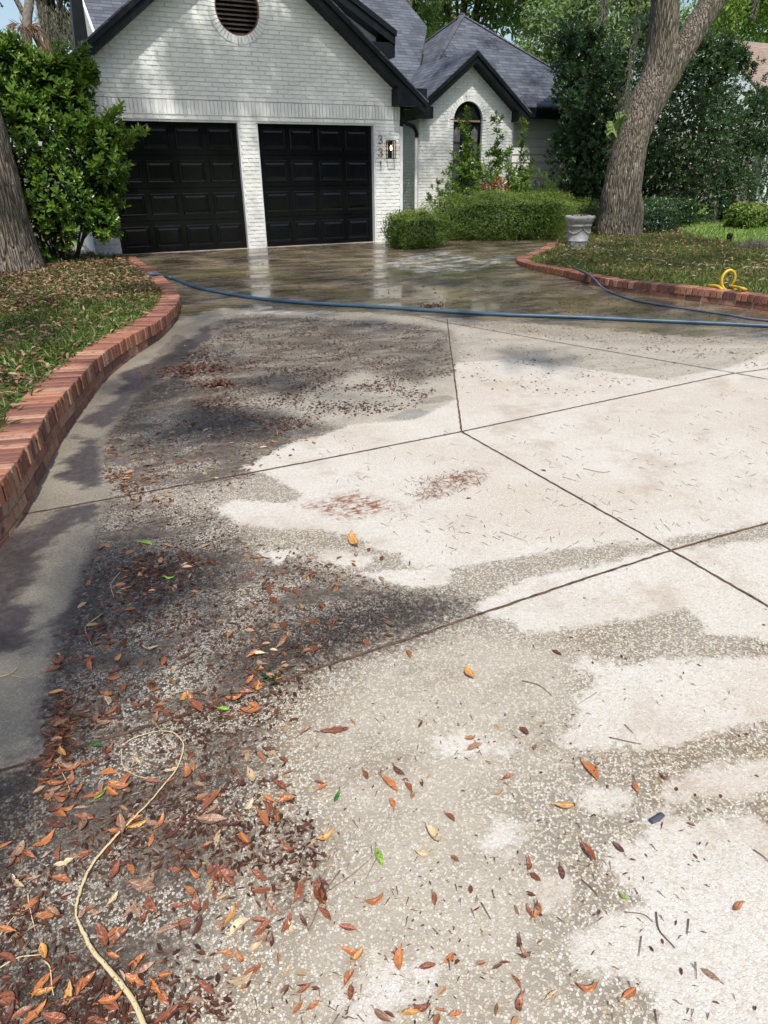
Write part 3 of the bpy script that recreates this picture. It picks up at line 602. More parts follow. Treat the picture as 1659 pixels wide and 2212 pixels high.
for A, B in (((2.83, 3.8, 2.9), PK), ((9.57, 3.8, 2.9), PK), ((2.83, 10.5, 2.9), PK)):      # overlapping ridge caps
    A, B = np.array(A), np.array(B); n = int(np.linalg.norm(B-A)/.16)
    for i in range(n):
        p, q = A+(B-A)*i/n, A+(B-A)*(i+1.25)/n; sx = np.array([.16*(1 if (B-A)[0]*(B-A)[1] > 0 else -1), 0, 0])
        u = np.array([.10, 0, -.075*0]); cap.tube([p+[0, 0, .0], q+[0, 0, .022]], .075, 6, None, True, .45)
cap.build('ridge_cap', simple('ridge cap shingle', (.05, .052, .066), (.08, .082, .10), .8, 3, .6, 200), H)
sw = MB(); sw.prism([(-4.37, 2.6, 2.6), (-4.37, 8.4, plane_z(8.4)-.13), (-4.37, 8.4, 2.6)], (.05, 0, 0)); sw.build('end_wall', SIDING, H)
# black boxed return of the upper gable on the left
k = MB(); k.hexa([(-5.16, 1.0, 2.7), (-4.9, 1.0, 2.7), (-4.9, 1.35, 2.7), (-5.16, 1.35, 2.7), (-5.0, 1.0, 4.5), (-4.86, 1.0, 4.5), (-4.86, 1.35, 4.5), (-5.0, 1.35, 4.5)]); k.build('boxed_return', BLACKTRIM, H)
# upper right gable: white wall and heavy black rake
DY = 1.0
def pd(x, y): return fy(x, y, DY)
k = MB(); k.prism([pd(600, -40), pd(726, -40), pd(812, 62), pd(812, 150), pd(700, 60)], (0, .1, 0)); k.build('dormer_wall', WHITETRIM, H)
q = [fy(*p, DY-.25) for p in ((712, -44), (722, -28), (811, 66), (826, 112), (859, 100), (862, 86), (735, -12), (712, -44))]
k = MB(); A, B = fy(706, -20, DY-.3), fy(852, 93, DY-.3); u = np.array([0, 0, 1.])
def beam(m, A, B, lo, hi, y0, y1): m.hexa([(A[0], y0, A[2]+lo), (B[0], y0, B[2]+lo), (B[0], y1, B[2]+lo), (A[0], y1, A[2]+lo), (A[0], y0, A[2]+hi), (B[0], y0, B[2]+hi), (B[0], y1, B[2]+hi), (A[0], y1, A[2]+hi)])
A, B = np.array([-.9, 0, 4.50]), np.array([.80, 0, 3.60])
beam(k, A, B, -.06, .17, DY-.30, 4.0); beam(k, A, B+[.02, 0, -.01], .09, .19, DY-.33, DY-.301)
k.box(.30, .80, DY-.28, DY+.3, 3.34, 3.58); k.box(.32, .46, DY-.02, DY+.2, 3.1, 3.62); k.build('dormer_rake', BLACKTRIM, H)
# downspouts
def spout(name, top, path, x, y, z0, z1, m1=WHITETRIM):
    d = MB(); d.box(x-.035, x+.035, y-.055, y-.005, z0, z1); o = d.build(name, m1, H, bevel=.008)
    e = MB(); e.tube(path, .042, 8, .5); e.build('downspout_elbow', BLACKTRIM, o, True)
spout('downspout', 0, spline([(.60, .03, 2.46), (.60, .03, 2.3), (.60, .03, 2.22), (.585, .03, 2.10)], 4), .585, .06, -.02, 2.12)
spout('downspout', 0, spline([(1.62, WY-.35, 2.60), (1.66, WY-.3, 2.42), (1.86, WY-.2, 2.32), (2.12, WY-.06, 2.26), (2.22, WY-.04, 2.14), (2.22, WY-.04, 2.04)], 5), 2.22, WY, -.02, 2.08)
gt = MB(); gt.box(.9, 1.02, -.26, 2.3, 2.44, 2.56); gt.build('gutter', BLACKTRIM, H, bevel=.01)

# ---- house numbers and wall lantern
DIG = simple('black metal digit', (.012, .012, .012), None, .4)
def digit(ch, cx, cz, which):
    m = MB(); w, h = .042, .135; y = -.035
    if ch == '3': P = [(-.9*w, .38*h), (-.5*w, .49*h), (.1*w, .5*h), (.75*w, .40*h), (.9*w, .26*h), (.6*w, .10*h), (-.1*w, .02*h), (.6*w, -.04*h), (w, -.22*h), (.75*w, -.41*h), (.1*w, -.5*h), (-.6*w, -.47*h), (-w, -.34*h)]
    else: P = [(-.35*w, .36*h), (0., .44*h), (.22*w, .5*h), (.22*w, .2*h), (.22*w, -.2*h), (.22*w, -.5*h)]
    P = spline([(cx+a, y, cz+b) for a, b in P], 6) if ch == '3' else np.array([(cx+a, y, cz+b) for a, b in P])
    m.tube(P, .0075, 6); m.tube([(P[3][0], -.004, P[3][2]), (P[3][0], y, P[3][2])], .003, 5); m.tube([(P[-3][0], -.004, P[-3][2]), (P[-3][0], y, P[-3][2])], .003, 5)
    o = m.build('house_number', DIG, None, True); tag(o, f'black metal digit {ch} on the white brick, {which}', 'house number', 'house numbers beside the garage')
digit('3', .10, 1.865, 'top of the three digits'); digit('3', .10, 1.645, 'middle of the three digits'); digit('1', .10, 1.425, 'bottom of the three digits')
LX, LZ0, LZ1 = .315, 1.53, 1.85
la = empty('wall_lantern', (LX, 0, LZ0), 'lit black framed glass wall lantern beside the house numbers', 'wall lamp')
m = MB(); m.box(LX-.045, LX+.045, -.022, -.010, LZ0+.02, LZ1-.02); m.build('back_plate', BLACKTRIM, la)
m = MB()
for sx in (-1, 1):
    for yy in (-.13, -.022): m.box(LX+sx*.075-.006, LX+sx*.075+.006, yy-.006, yy+.006, LZ0, LZ1)
for z in (LZ0, LZ1-.012):
    m.box(LX-.081, LX+.081, -.136, -.124, z, z+.012); m.box(LX-.081, LX-.069, -.124, -.016, z, z+.012); m.box(LX+.069, LX+.081, -.124, -.016, z, z+.012)
m.box(LX-.069, LX+.069, -.124, -.022, LZ1-.010, LZ1+.004); m.box(LX-.02, LX+.02, -.09, -.05, LZ1-.07, LZ1-.012); m.build('frame', BLACKTRIM, la)
t = NT('lantern glass'); gl = t.n('ShaderNodeBsdfGlossy'); gl.inputs['Roughness'].default_value = .05; tr = t.n('ShaderNodeBsdfTransparent'); mx = t.n('ShaderNodeMixShader'); mx.inputs[0].default_value = .12
t.l(tr.outputs[0], mx.inputs[1]); t.l(gl.outputs[0], mx.inputs[2]); t.l(mx.outputs[0], t.out.inputs[0])
m = MB(); m.box(LX-.068, LX+.068, -.131, -.129, LZ0+.012, LZ1-.012); m.build('glass_pane', t.m, la)
m = MB(); m.lathe([(.004, -.075), (.014, -.06), (.019, -.03), (.014, 0), (.006, .02)], (LX, -.07, LZ1-.10), 12)
m.build('bulb', simple('lit bulb', (1, .8, .5), None, .4, emit=((1, .66, .32), 9)), la, True)
pl = bpy.data.lights.new('lantern glow', 'POINT'); pl.energy = .25; pl.color = (1, .7, .4); pl.shadow_soft_size = .03; po = bpy.data.objects.new('lantern_light', pl); COL.objects.link(po); po.parent = la; po.location = (0, -.105, .2)

# ------------------------------------------------------------------ foliage
def leaves(name, P, D, Nn, L, Wd, m, parent=None, rnd=None, fold=.25, curl=.15):
    """vectorised leaves: P base, D direction, Nn approx normal, L length, Wd width"""
    P, D, Nn = [np.asarray(a, np.float64) for a in (P, D, Nn)]; n = len(P)
    D = D/(np.linalg.norm(D, axis=1)[:, None]+1e-9); Sd = np.cross(D, Nn); Sd /= np.linalg.norm(Sd, axis=1)[:, None]+1e-9; N2 = np.cross(Sd, D)
    L = np.broadcast_to(np.asarray(L, float), (n,))[:, None]; Wd = np.broadcast_to(np.asarray(Wd, float), (n,))[:, None]; V = np.empty((n, 6, 3))
    V[:, 0] = P; V[:, 3] = P+D*L-N2*L*curl
    for i, (s, a, w) in ((1, (1, .33, .5)), (2, (1, .72, .42)), (5, (-1, .33, .5)), (4, (-1, .72, .42))): V[:, i] = P+D*L*a+Sd*Wd*w*s+N2*(Wd*fold*(w*2)*.5)-N2*L*curl*a*a
    base = (np.arange(n)*6)[:, None]; F1 = base+np.array([0, 1, 2, 3]); F2 = base+np.array([0, 3, 4, 5])
    r = rng.random(n) if rnd is None else np.clip(rnd, 0, 1)
    me = npmesh(name, V.reshape(-1, 3), np.vstack([F1, F2]), np.repeat(r, 6)); return link(name, me, m, parent)
def rdir(n):
    v = rng.normal(size=(n, 3)); return v/np.linalg.norm(v, axis=1)[:, None]
def clump_leaves(C, R, n, size, up=.4, shell=.5):
    """leaves scattered through blobs; C centres, R radii (scalar or xyz)"""
    C = np.asarray(C); k = rng.integers(0, len(C), n); d = rdir(n); r = (shell+(1-shell)*rng.random(n))**.7; R = np.asarray(R, float); R = R[k] if R.ndim else np.full(n, R)
    if R.ndim == 1: R = R[:, None]
    P = C[k]+d*r[:, None]*R; D = d*.6+rdir(n)*.8; D[:, 2] += up*.3; N = d*.5+rdir(n)*.6; N[:, 2] += .7
    return P, D, N
def rosettes(T, Dr, per, L, m, name, parent, wr=.42, spread=.9, rnd=None, stem=0.):
    """tufts of leaves at branch tips"""
    T = np.asarray(T); Dr = np.asarray(Dr, float); Dr /= np.linalg.norm(Dr, axis=1)[:, None]+1e-9; n = len(T)
    a = np.cross(Dr, rdir(n)); a /= np.linalg.norm(a, axis=1)[:, None]; b = np.cross(Dr, a); Ps, Ds, Ns, Ls, Rs = [], [], [], [], []
    base = rng.random(n)*.5+.2 if rnd is None else rnd
    for k in range(per):
        an = 2.4*k+rng.random(n)*.6; rad = a*np.cos(an)[:, None]+b*np.sin(an)[:, None]; f = k/per
        D = rad*(spread*(1-.6*f))+Dr*(.35+.8*f); Ps.append(T-Dr*(L*(.9*(1-f)))[:, None] if not np.isscalar(L) else T-Dr*L*.9*(1-f)); Ds.append(D); Ns.append(Dr-rad*.5+rdir(n)*.25)
        Ls.append(np.full(n, 1.)*L*(.75+.4*rng.random(n))*(1-.3*f)); Rs.append(np.clip(base+.35*f+rng.normal(size=n)*.08, 0, 1))
    L_ = np.concatenate(Ls); return leaves(name, np.vstack(Ps), np.vstack(Ds), np.vstack(Ns), L_, L_*wr, m, parent, np.concatenate(Rs), .3, .2)
def stems(name, segs, m, parent, r0=.02, r1=.006, seg=5):
    b = MB()
    for A, B in segs:
        A, B = np.array(A, float), np.array(B, float); M_ = (A+B)/2+rng.normal(size=3)*np.linalg.norm(B-A)*.06; b.tube([A, M_, B], [r0, (r0+r1)/2, r1], seg)
    return b.build(name, m, parent, True)
def trunk(name, path, rad, m, parent, seg=56, furrow=.03, step=.035, flare=None):
    P = resample(spline(path, 10), step); n = len(P); R = np.interp(np.linspace(0, 1, n), np.linspace(0, 1, len(rad)), rad); th = np.linspace(0, 2*np.pi, seg, endpoint=False)
    ph = rng.random(9)*6; V = np.empty((n, seg, 3)); z = np.linspace(0, step*n, n)[:, None]
    wob = sum(np.sin(th*k+ph[k]+z*(1.2+.5*k))/k for k in (1, 2, 3))*.035
    fr = np.abs(np.sin(th*9+1.3*np.sin(z*4+th*2)+ph[4]))*.6+np.abs(np.sin(th*15+1.8*np.sin(z*6.5+th*3)+ph[5]))*.4
    rr = R[:, None]*(1+wob)+furrow*(fr-.5)
    T = np.gradient(P, axis=0); T /= np.linalg.norm(T, axis=1)[:, None]; A = np.cross(T, [0, 1, 0]); A /= np.linalg.norm(A, axis=1)[:, None]; B = np.cross(T, A)
    V = P[:, None]+A[:, None]*(rr*np.cos(th))[..., None]+B[:, None]*(rr*np.sin(th))[..., None]
    i = np.arange((n-1)*seg); r, c = i//seg, i % seg; F_ = np.stack([r*seg+c, r*seg+(c+1) % seg, (r+1)*seg+(c+1) % seg, (r+1)*seg+c], 1)
    return link(name, npmesh(name, V.reshape(-1, 3), F_, smooth=True), m, parent)

# ---- right live oak
def oy(px, py, y=-.77): return fy(px, py, y)
tr1 = empty('oak_tree', g(1330, 507), 'large leaning oak with furrowed bark and a forked trunk beside the urn planter', 'tree')
def ppm(p): return FPX/((np.asarray(p)-CP)@FW)
tp = [(1334,530,100),(1335,500,90),(1340,460,76),(1342,408,72),(1364,306,68),(1391,238,73),(1412,190,66),(1424,150,60),(1430,102,56),(1434,34,60),(1437,-30,62),(1440,-160,58),(1446,-330,50)]
pts = [oy(x, y) for x, y, w in tp]; pts[0][2] = -.25
trunk('trunk', pts, [w/2/ppm(p) for (x, y, w), p in zip(tp, pts)], BARK, tr1)
bp = [(1400,250,40),(1432,190,46),(1462,130,50),(1488,85,50),(1520,35,54),(1552,-12,56),(1640,-120,50),(1760,-230,40)]
trunk('limb', [oy(x, y, -.77-.02*i) for i, (x, y, w) in enumerate(bp)], [w/2/ppm(oy(x, y)) for x, y, w in bp], BARK, tr1, 40, .02)
# ---- left oak at the frame edge
tr2 = empty('oak_tree', (-7.3, -1.5, -.03), 'grey oak trunk cut off by the left edge, behind the planter bed', 'tree')
e2 = [(65,575),(52,520),(41,476),(30,420),(20,371),(8,320),(0,289),(-30,200),(-60,100),(-90,-20)]
pts = [fy(x-50+(6 if i == 0 else 0), y, -1.5) for i, (x, y) in enumerate(e2)]; pts[0][2] = -.2
trunk('trunk', pts+[pts[-1]+np.array([-.3, 0, 2.])], [.50, .44, .42, .41, .40, .39, .38, .36, .34, .3, .25], BARK, tr2)
# ---- crowns: they hang above the frame and throw the dappled shade
DAP = []     # (centre pixel ground / wall targets, spread, count)
def shade_clumps(targets, heights, rad, n):
    out = []
    for k in range(n):
        T = np.array(targets[rng.integers(0, len(targets))]); h = rng.uniform(*heights); s_ = (h-T[2])/sund[2]; p = T+sund*s_+np.r_[rng.normal(size=2)*rad, 0]
        px, py = proj(p); z = (p-CP)@FW
        if z > .3 and -260 < px < 1900 and py > -110: continue
        if z > .3 and py > -110 and py < 2400 and -260 < px < 1900: continue
        out.append(p)
    return np.array(out)
TG = []
def line_t(a, b, n): return [np.array(a)+(np.array(b)-np.array(a))*i/(n-1) for i in range(n)]
tg_right = [g(x, y) for x in range(1300, 1500, 60) for y in range(520, 600, 30)]+[np.array([x, y, 1.5]) for x in (5, 6.5, 8) for y in (0, 1.5, 3)]
tg_left = [g(x, y) for x in range(-60, 330, 60) for y in range(530, 820, 50)]+[np.array([x, 0, z]) for x in (-5.2, -4.9) for z in (1, 2, 3)]+[np.array([-6.2, -.8, 2.])]
tg_drive = [g(x, y) for x in range(380, 1400, 85) for y in range(530, 690, 32)]
tg_spot = [g(x, y) for x, y in ((1000, 770), (1080, 790), (1150, 800), (1050, 830), (1160, 845), (780, 820), (640, 860), (560, 930), (450, 900))]
tg_wall = [np.array([x, 0, z]) for x in np.linspace(-5, .5, 9) for z in (2.3, 2.8, 3.3)]
tg_front = [g(x, y) for x, y in ((60, 1200), (0, 1300), (60, 1420), (140, 1500), (60, 1700), (200, 1400), (0, 1500), (20, 1800), (430, 1180), (240, 1180), (640, 1850), (350, 1300), (-60, 1600))]
tg_hedge = [np.array([x, -.8, .5]) for x in (2.2, 3.4)]+[np.array([6.5, 5, 3.8]), np.array([4.5, 4.5, 3.5]), np.array([3.6, 2.5, 2.]), np.array([5.5, 4.2, 1.5])]
OAKLEAF = leafmat('oak leaf', [(0, (.02, .05, .012)), (1, (.09, .15, .03))], .5, .15)
def crown(C, per, rad, parent, size=.085):
    if len(C) == 0: return
    n = len(C)*per; k = np.repeat(np.arange(len(C)), per); rr = rad*(.6+.8*rng.random(len(C)))[k]; P = C[k]+rng.normal(size=(n, 3))*rr[:, None]*[.6, .6, .35]
    px, py = proj(P); z = (P-CP)@FW; ok = ~((z > .3) & (px > -60) & (px < 1720) & (py > -25) & (py < 2300)); P = P[ok]; n = len(P)
    leaves('crown', P, rdir(n), rdir(n)+[0, 0, 1.2], size*(.7+.6*rng.random(n)), size*.45, OAKLEAF, parent)
def branches(root_pt, C, parent, r0=.12, every=5):
    sel = C[::every]; segs = []
    if len(sel) == 0: return
    hub = [root_pt+(c-root_pt)*.5+np.array([0, 0, .6]) for c in sel[::4]]
    b = MB()
    for h in hub: b.tube(spline([root_pt, root_pt+(h-root_pt)*.5+[0, 0, .5], h], 4), np.linspace(r0, .045, 9), 7)
    for c in sel:
        h = min(hub, key=lambda q: np.linalg.norm(q-c)); b.tube([h, (h+c)/2+rng.normal(size=3)*.12, c], [.04, .025, .01], 5)
    # keep twigs out of view
    b.build('branch', BARK, parent, True)
CR = [np.array(c) for c in (
    list(shade_clumps(tg_right, (8, 11), .9, 62))+list(shade_clumps(tg_hedge, (8, 11), .8, 34))+list(shade_clumps(tg_drive, (7.5, 10), .7, 105)))]
CLf = [np.array(c) for c in (list(shade_clumps(tg_left, (7, 9.5), .6, 42))+list(shade_clumps(tg_wall, (7.5, 10), .45, 74))+list(shade_clumps(tg_spot, (7.5, 9), .35, 7)))]
CF = shade_clumps(tg_front, (5.5, 8), .30, 5)
crown(np.array(CR), 210, .42, tr1); crown(np.array(CLf), 200, .34, tr2)
tr3 = empty('oak_tree', (-9.5, -15.5, -.4), 'unseen oak added left of the camera to shade the near driveway', 'tree')  # out of view, added only to cast shade on the near driveway
trunk('trunk', [(-9.5, -15.5, -.5), (-9.45, -15.4, 1.5), (-9.2, -15.2, 3.5), (-8.8, -15, 5.5)], [.42, .36, .32, .24], BARK, tr3)  # trunk of the unseen oak added for shade
crown(CF, 300, .26, tr3)

# ---- Generic shrubs
def blobs(cx, cy, cz, rx, ry, rz, n):
    d = rdir(n); r = rng.random(n)**.4; return np.stack([cx+d[:, 0]*r*rx, cy+d[:, 1]*r*ry, cz+d[:, 2]*r*rz], 1)
# big glossy shrub against the left of the garage
sh = empty('garden_shrub', (-6.1, -.75, 0), 'tall bright green glossy shrub spilling over the left garage door', 'shrub')
SY = -.75
def sp(px, py, dy=0.): return fy(px, py, SY+dy)
lob = [(60,190,62),(110,170,50),(150,230,62),(60,290,85),(150,320,80),(30,400,70),(120,420,88),(200,440,60),(215,330,62),(235,395,40),(215,475,45),(100,490,72),(165,250,50),(20,130,40),(245,290,34),(185,155,30),(30,230,60),(-40,260,80),(-50,400,90)]
T, Dd = [], []
for x, y, r in lob:
    c = sp(x, y, rng.uniform(-.2, .35)); R = r/ppm(c); n = int(50*(r/60)**2); d = rdir(n); d[:, 1] -= .35; d[:, 2] += .25; d /= np.linalg.norm(d, axis=1)[:, None]
    T.append(c+d*R*(.78+.3*rng.random(n))[:, None]); dd = d+[0, 0, .7]; Dd.append(dd)
arms = [((215,330),(318,268)),((215,320),(300,285)),((205,300),(262,222)),((200,310),(238,232)),((215,350),(292,303)),((220,380),(268,402)),((60,160),(52,96)),((100,150),(96,118)),((150,200),(160,128)),((165,220),(178,150)),((120,170),(120,110)),((190,440),(246,470)),((220,330),(252,336)),((20,120),(10,88)),((220,460),(255,505)),((210,280),(232,258)),((80,180),(75,110)),((40,120),(30,70)),((140,160),(138,98)),((185,180),(200,140)),((0,120),(-10,70)),((200,400),(262,360)),((170,130),(182,105)),((225,420),(262,440))]
segs = []
for a, b in arms:
    A, B = sp(*a), sp(*b, -.15); segs.append((A, B)); n = 9; f = np.linspace(.35, 1, n)[:, None]
    T.append(A+(B-A)*f+rng.normal(size=(n, 3))*.045); Dd.append(np.tile((B-A)/np.linalg.norm(B-A)*.7+[0, 0, .6], (n, 1))+rng.normal(size=(n, 3))*.35)
T, Dd = np.vstack(T), np.vstack(Dd); rosettes(T, Dd, 9, .125, LEAF_A, 'foliage', sh, .42, rnd=.3+.55*rng.random(len(T)))
for x, y, r in lob[:-2]: segs.append(((-6.0+rng.uniform(-.3, .3), -.6, 0), sp(x, y, .1)))
stems('branch', segs, simple('shrub stem', (.09, .07, .05), (.05, .04, .03), .8), sh, .022, .006)
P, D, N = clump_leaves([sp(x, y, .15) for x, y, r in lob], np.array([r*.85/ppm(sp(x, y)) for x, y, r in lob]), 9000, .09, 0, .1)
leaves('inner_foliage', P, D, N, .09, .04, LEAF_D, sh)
# box hedges
def boxhedge(name, cx, cy, zc, rx, ry, rz, n, label, size=.026, m=LEAF_B, sq=3.2, loc=None, rot=0, group=None, cat='shrub', wild=.075):
    root = empty(name, loc or (cx, cy, zg(cy)), label, cat, group)
    d = rng.uniform(-1, 1, (n, 3)); ar = np.array([ry*rz, rx*rz, rx*ry*.8]); fa = rng.choice(3, n, p=ar/ar.sum()); d[np.arange(n), fa] = np.where(rng.random(n) < (.5), -1, 1); d /= np.linalg.norm(d, axis=1)[:, None]; e = (np.abs(d[:, 0])**sq+np.abs(d[:, 1])**sq+np.abs(d[:, 2])**sq)**(-1/sq); lump = 1+.08*np.sin(d[:, 0]*9+cx)+.06*np.sin(d[:, 1]*11+d[:, 2]*7)+.05*np.sin(d[:, 0]*23+d[:, 2]*17+cy)
    depth = 1-.5*rng.random(n)**1.6; q = d*(e*lump*depth)[:, None]+rng.normal(size=(n, 3))*wild*(rng.random(n) < .25)[:, None]
    c, s_ = math.cos(rot), math.sin(rot); x, y = q[:, 0]*rx, q[:, 1]*ry; P = np.stack([cx+c*x-s_*y, cy+s_*x+c*y, zc+q[:, 2]*rz], 1)
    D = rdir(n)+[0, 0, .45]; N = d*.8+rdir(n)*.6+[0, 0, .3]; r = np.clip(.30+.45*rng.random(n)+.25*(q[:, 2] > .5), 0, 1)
    r = np.where(depth < .88, r*.4, r); leaves('foliage', P, D, N, size*(.7+.7*rng.random(n))*np.where(depth < .8, 2.2, 1), size*.55*np.where(depth < .8, 2.2, 1), m, root, r, .2, .1)  # leaf tone carries sun on the top and shade inside the hedge
    sg = [((cx+rng.uniform(-.4, .4)*rx, cy+rng.uniform(-.3, .3)*ry, zc-rz*.95), P[rng.integers(n)]*.8+np.array([cx, cy, zc])*.2) for _ in range(18)]
    stems('branch', sg, simple('hedge twig', (.12, .10, .07), (.06, .05, .035), .85), root, .007, .003, 4); return root
boxhedge('round_bush', .34, -1.1, .26, .68, .55, .38, 26000, 'low rounded box bush at the foot of the lantern wall', sq=2.1)
boxhedge('box_hedge', 2.85, -.3, .40, 1.66, .88, .50, 80000, 'wide clipped hedge below the arched window', sq=2.7, rot=-.35, cat='hedge')
boxhedge('box_hedge', 5.6, .9, .25, 1.3, .6, .42, 16000, 'low yellowish hedge running behind the oak trunk', rot=.2, cat='hedge')
boxhedge('low_shrub', 6.9, -.35, .2, .95, .7, .42, 16000, 'dark low shrub at the right foot of the oak', .035, LEAF_D, 2.2, wild=.12)
nh = fz(1610, 492, -.1); boxhedge('box_hedge', nh[0], nh[1], .17, .5, .5, .29, 9000, 'bright clipped hedge end on the sunny far lawn', .05, LEAF_B, 3, cat='hedge')
boxhedge('box_hedge', 9.0, 1.3, .28, 1.3, .6, .34, 9000, 'shaded part of the far hedge behind the big dark shrub', .05, LEAF_D, 3, cat='hedge')  # dark leaf material puts the shade on this part into its colour
# young whorled shrubs before the arched window
def wand(name, stemspx, y, base, label, m=LEAF_A, L=.125, side=()):
    root = empty(name, base, label, 'shrub'); T, D, sg = [], [], []
    for a, b, n, wd in stemspx:
        A, B = fy(*a, y), fy(*b, y); sg.append((A, B)); f = np.linspace(0, 1, n)[:, None]; o = rng.normal(size=(n, 3))*wd; o[-1] = 0
        T.append(A+(B-A)*f+o); d = np.tile((B-A)/np.linalg.norm(B-A), (n, 1))*.8+o/wd*.35; T[-1] = T[-1]; D.append(d)
    T, D = np.vstack(T), np.vstack(D); rosettes(T, D, 10, L, m, 'foliage', root, .45, 1., rnd=.35+.45*rng.random(len(T))); stems('stem', sg, simple('green stem', (.08, .10, .04), None, .6), root, .012, .005); return root
wand('window_shrub', [((1002,400),(1008,232),34,.07),((1000,420),(985,340),34,.15),((1020,400),(1020,300),30,.12),((1035,425),(1045,370),26,.16),((990,430),(975,400),20,.16),((1025,430),(1030,350),22,.13)], 1.6, (3.3, 1.6, 0), 'tallest leafy shoot shrub covering the left of the arched window')
wand('window_shrub', [((1075,420),(1072,243),30,.075),((1080,350),(1105,318),8,.03),((1078,330),(1052,330),9,.04),((1100,420),(1098,350),36,.16),((1065,415),(1060,370),14,.12)], 1.75, (4.1, 1.75, 0), 'middle leafy shoot shrub right of the arched window')
wand('window_shrub', [((1125,410),(1132,258),24,.06),((1130,420),(1145,360),38,.2),((1110,415),(1102,370),18,.12)], 1.9, (4.9, 1.9, 0), 'slender leafy shoot shrub before the siding wall')
wand('window_shrub', [((950,425),(944,388),16,.1),((975,425),(968,392),18,.12),((935,440),(925,418),12,.08)], 1.2, (2.6, 1.2, 0), 'short bright shrub left behind the clipped hedge', L=.08)
wand('window_shrub', [((1160,425),(1165,385),26,.2),((1190,420),(1180,395),16,.16)], 1.7, (5.6, 1.7, 0), 'small leafy shrub between the window shoots and the dark shrub', L=.08)
root = empty('croton_plant', fy(1068, 420, .9), 'reddish croton plant peeping over the clipped hedge', 'plant'); T = np.array([fy(x, y, .7) for x, y in ((1046,402),(1062,398),(1072,388),(1086,392),(1098,404),(1058,408),(1078,404),(1068,402))])
rosettes(T, np.tile([0, -.3, 1.], (len(T), 1))+rng.normal(size=(len(T), 3))*.35, 9, .17, CROTON, 'foliage', root, .38, 1.1)

# ---- big dark shrub right
bs = empty('large_shrub', (8.6, 2.2, 0), 'huge dark green shrub filling the space behind the leaning oak', 'shrub')
BY = 2.2; lob = [(1260,130,75),(1290,240,85),(1255,330,75),(1300,400,90),(1260,420,60),(1330,150,90),(1360,300,100),(1420,380,100),(1400,470,65),(1480,300,110),(1490,200,90),(1540,160,70),(1560,260,85),(1500,400,100),(1580,380,70),(1620,300,70),(1640,230,55),(1560,450,50),(1250,80,40),(1590,130,35),(1240,200,50),(1640,400,45),(1500,110,60),(1560,110,45),(1440,120,70),(1400,60,40),(1230,70,22),(1470,480,40),(1230,300,35),(1680,330,60),(1700,250,60)]
T, Dd = [], []
for x, y, r in lob:
    c = fy(x, y, BY+rng.uniform(-.5, .7)); R = r/ppm(c); n = int((190 if x < 1500 else 110)*(r/70)**2); d = rdir(n); d[:, 1] -= .3; d /= np.linalg.norm(d, axis=1)[:, None]; T.append(c+d*R*(.7+.38*rng.random(n))[:, None]); Dd.append(d+[0, 0, .4])
for a, b in (((1600,160),(1648,135)),((1610,200),(1659,190)),((1600,120),(1580,95)),((1620,180),(1630,130)),((1560,130),(1556,75)),((1240,90),(1212,62)),((1250,70),(1225,48)),((1300,80),(1298,50)),((1230,330),(1202,340)),((1225,210),(1205,205)),((1560,440),(1610,470)),((1500,480),(1560,500)),((1640,430),(1659,455)),((1470,90),(1462,60)),((1530,120),(1530,70)),((1240,240),(1210,262))):
    A, B = fy(*a, BY), fy(*b, BY-.3); n = 14; T.append(A+(B-A)*np.linspace(0, 1, n)[:, None]+rng.normal(size=(n, 3))*.06); Dd.append(np.tile(B-A, (n, 1))+[0, 0, .3])
for k in range(85):      # loose outer shoots all round
    x, y, r = lob[rng.integers(len(lob))]; an = rng.uniform(-2.9, .5) if rng.random() < .75 else rng.uniform(0, 6.28); q = r*rng.uniform(.8, 1.45); A, B = fy(x, y, BY), fy(x+math.cos(an)*q, y+math.sin(an)*q-8, BY-rng.uniform(0, .8)); n = 10
    T.append(A+(B-A)*np.linspace(.3, 1, n)[:, None]+rng.normal(size=(n, 3))*.05); Dd.append(np.tile(B-A, (n, 1))+[0, 0, .35])
T, Dd = np.vstack(T), np.vstack(Dd); rosettes(T, Dd, 8, .10, LEAF_D, 'foliage', bs, .45, 1., rnd=.15+.55*rng.random(len(T)))
P, D, N = clump_leaves([fy(x, y, BY+.5) for x, y, r in lob], np.array([r*(.95 if x < 1500 else .6)/ppm(fy(x, y, BY)) for x, y, r in lob]), 21000, .11, 0, .1); leaves('inner_foliage', P, D, N, .13, .07, LEAF_D, bs, rng.random(len(P))*.3)
stems('branch', [((8.6+rng.uniform(-1.5, 1.5), 2.3, 0), fy(x, y, BY+.2)) for x, y, r in lob], simple('dark shrub stem', (.07, .055, .04), None, .85), bs, .035, .008)

# ---- trees beyond
def bgtree(px, py, rpx, y, m, n, label, size=.16, trunkpx=None, lobes=16, moss=0, name='background_tree', tr=.3):
    c = fy(px, py, y); k = ppm(c); R = rpx/k; root = empty(name, (c[0], c[1], -.1), label, 'tree', None)
    C = blobs(c[0], c[1], c[2], R*1.0, R*.8, R*.85, lobes); P, D, N = clump_leaves(C, R*.27, int(n*.5), size, .2, .1)
    n = len(P)
    leaves('crown', P, D, N, size*(.6+.8*rng.random(n)), size*.55, m, root, np.clip(rng.random(n)*.7+.35*(P[:, 2]-c[2])/R, 0, 1))
    b = MB(); base = np.array([c[0], c[1], -.3]); b.tube(spline([base, base+(c-base)*.5+[.2, 0, 0], c+[0, 0, R*.3]], 5), np.linspace(tr, tr/3, 11), 9)
    for q in C[::2]: b.tube([base+(c-base)*.62, (c+q)/2, q], [.12, .07, .02], 6)
    b.build('trunk', BARK, root, True); return root, C
bgtree(1000, -60, 210, 26, LEAF_T, 36000, 'tall hazy green tree rising right behind the hip roof peak', .26, lobes=26)
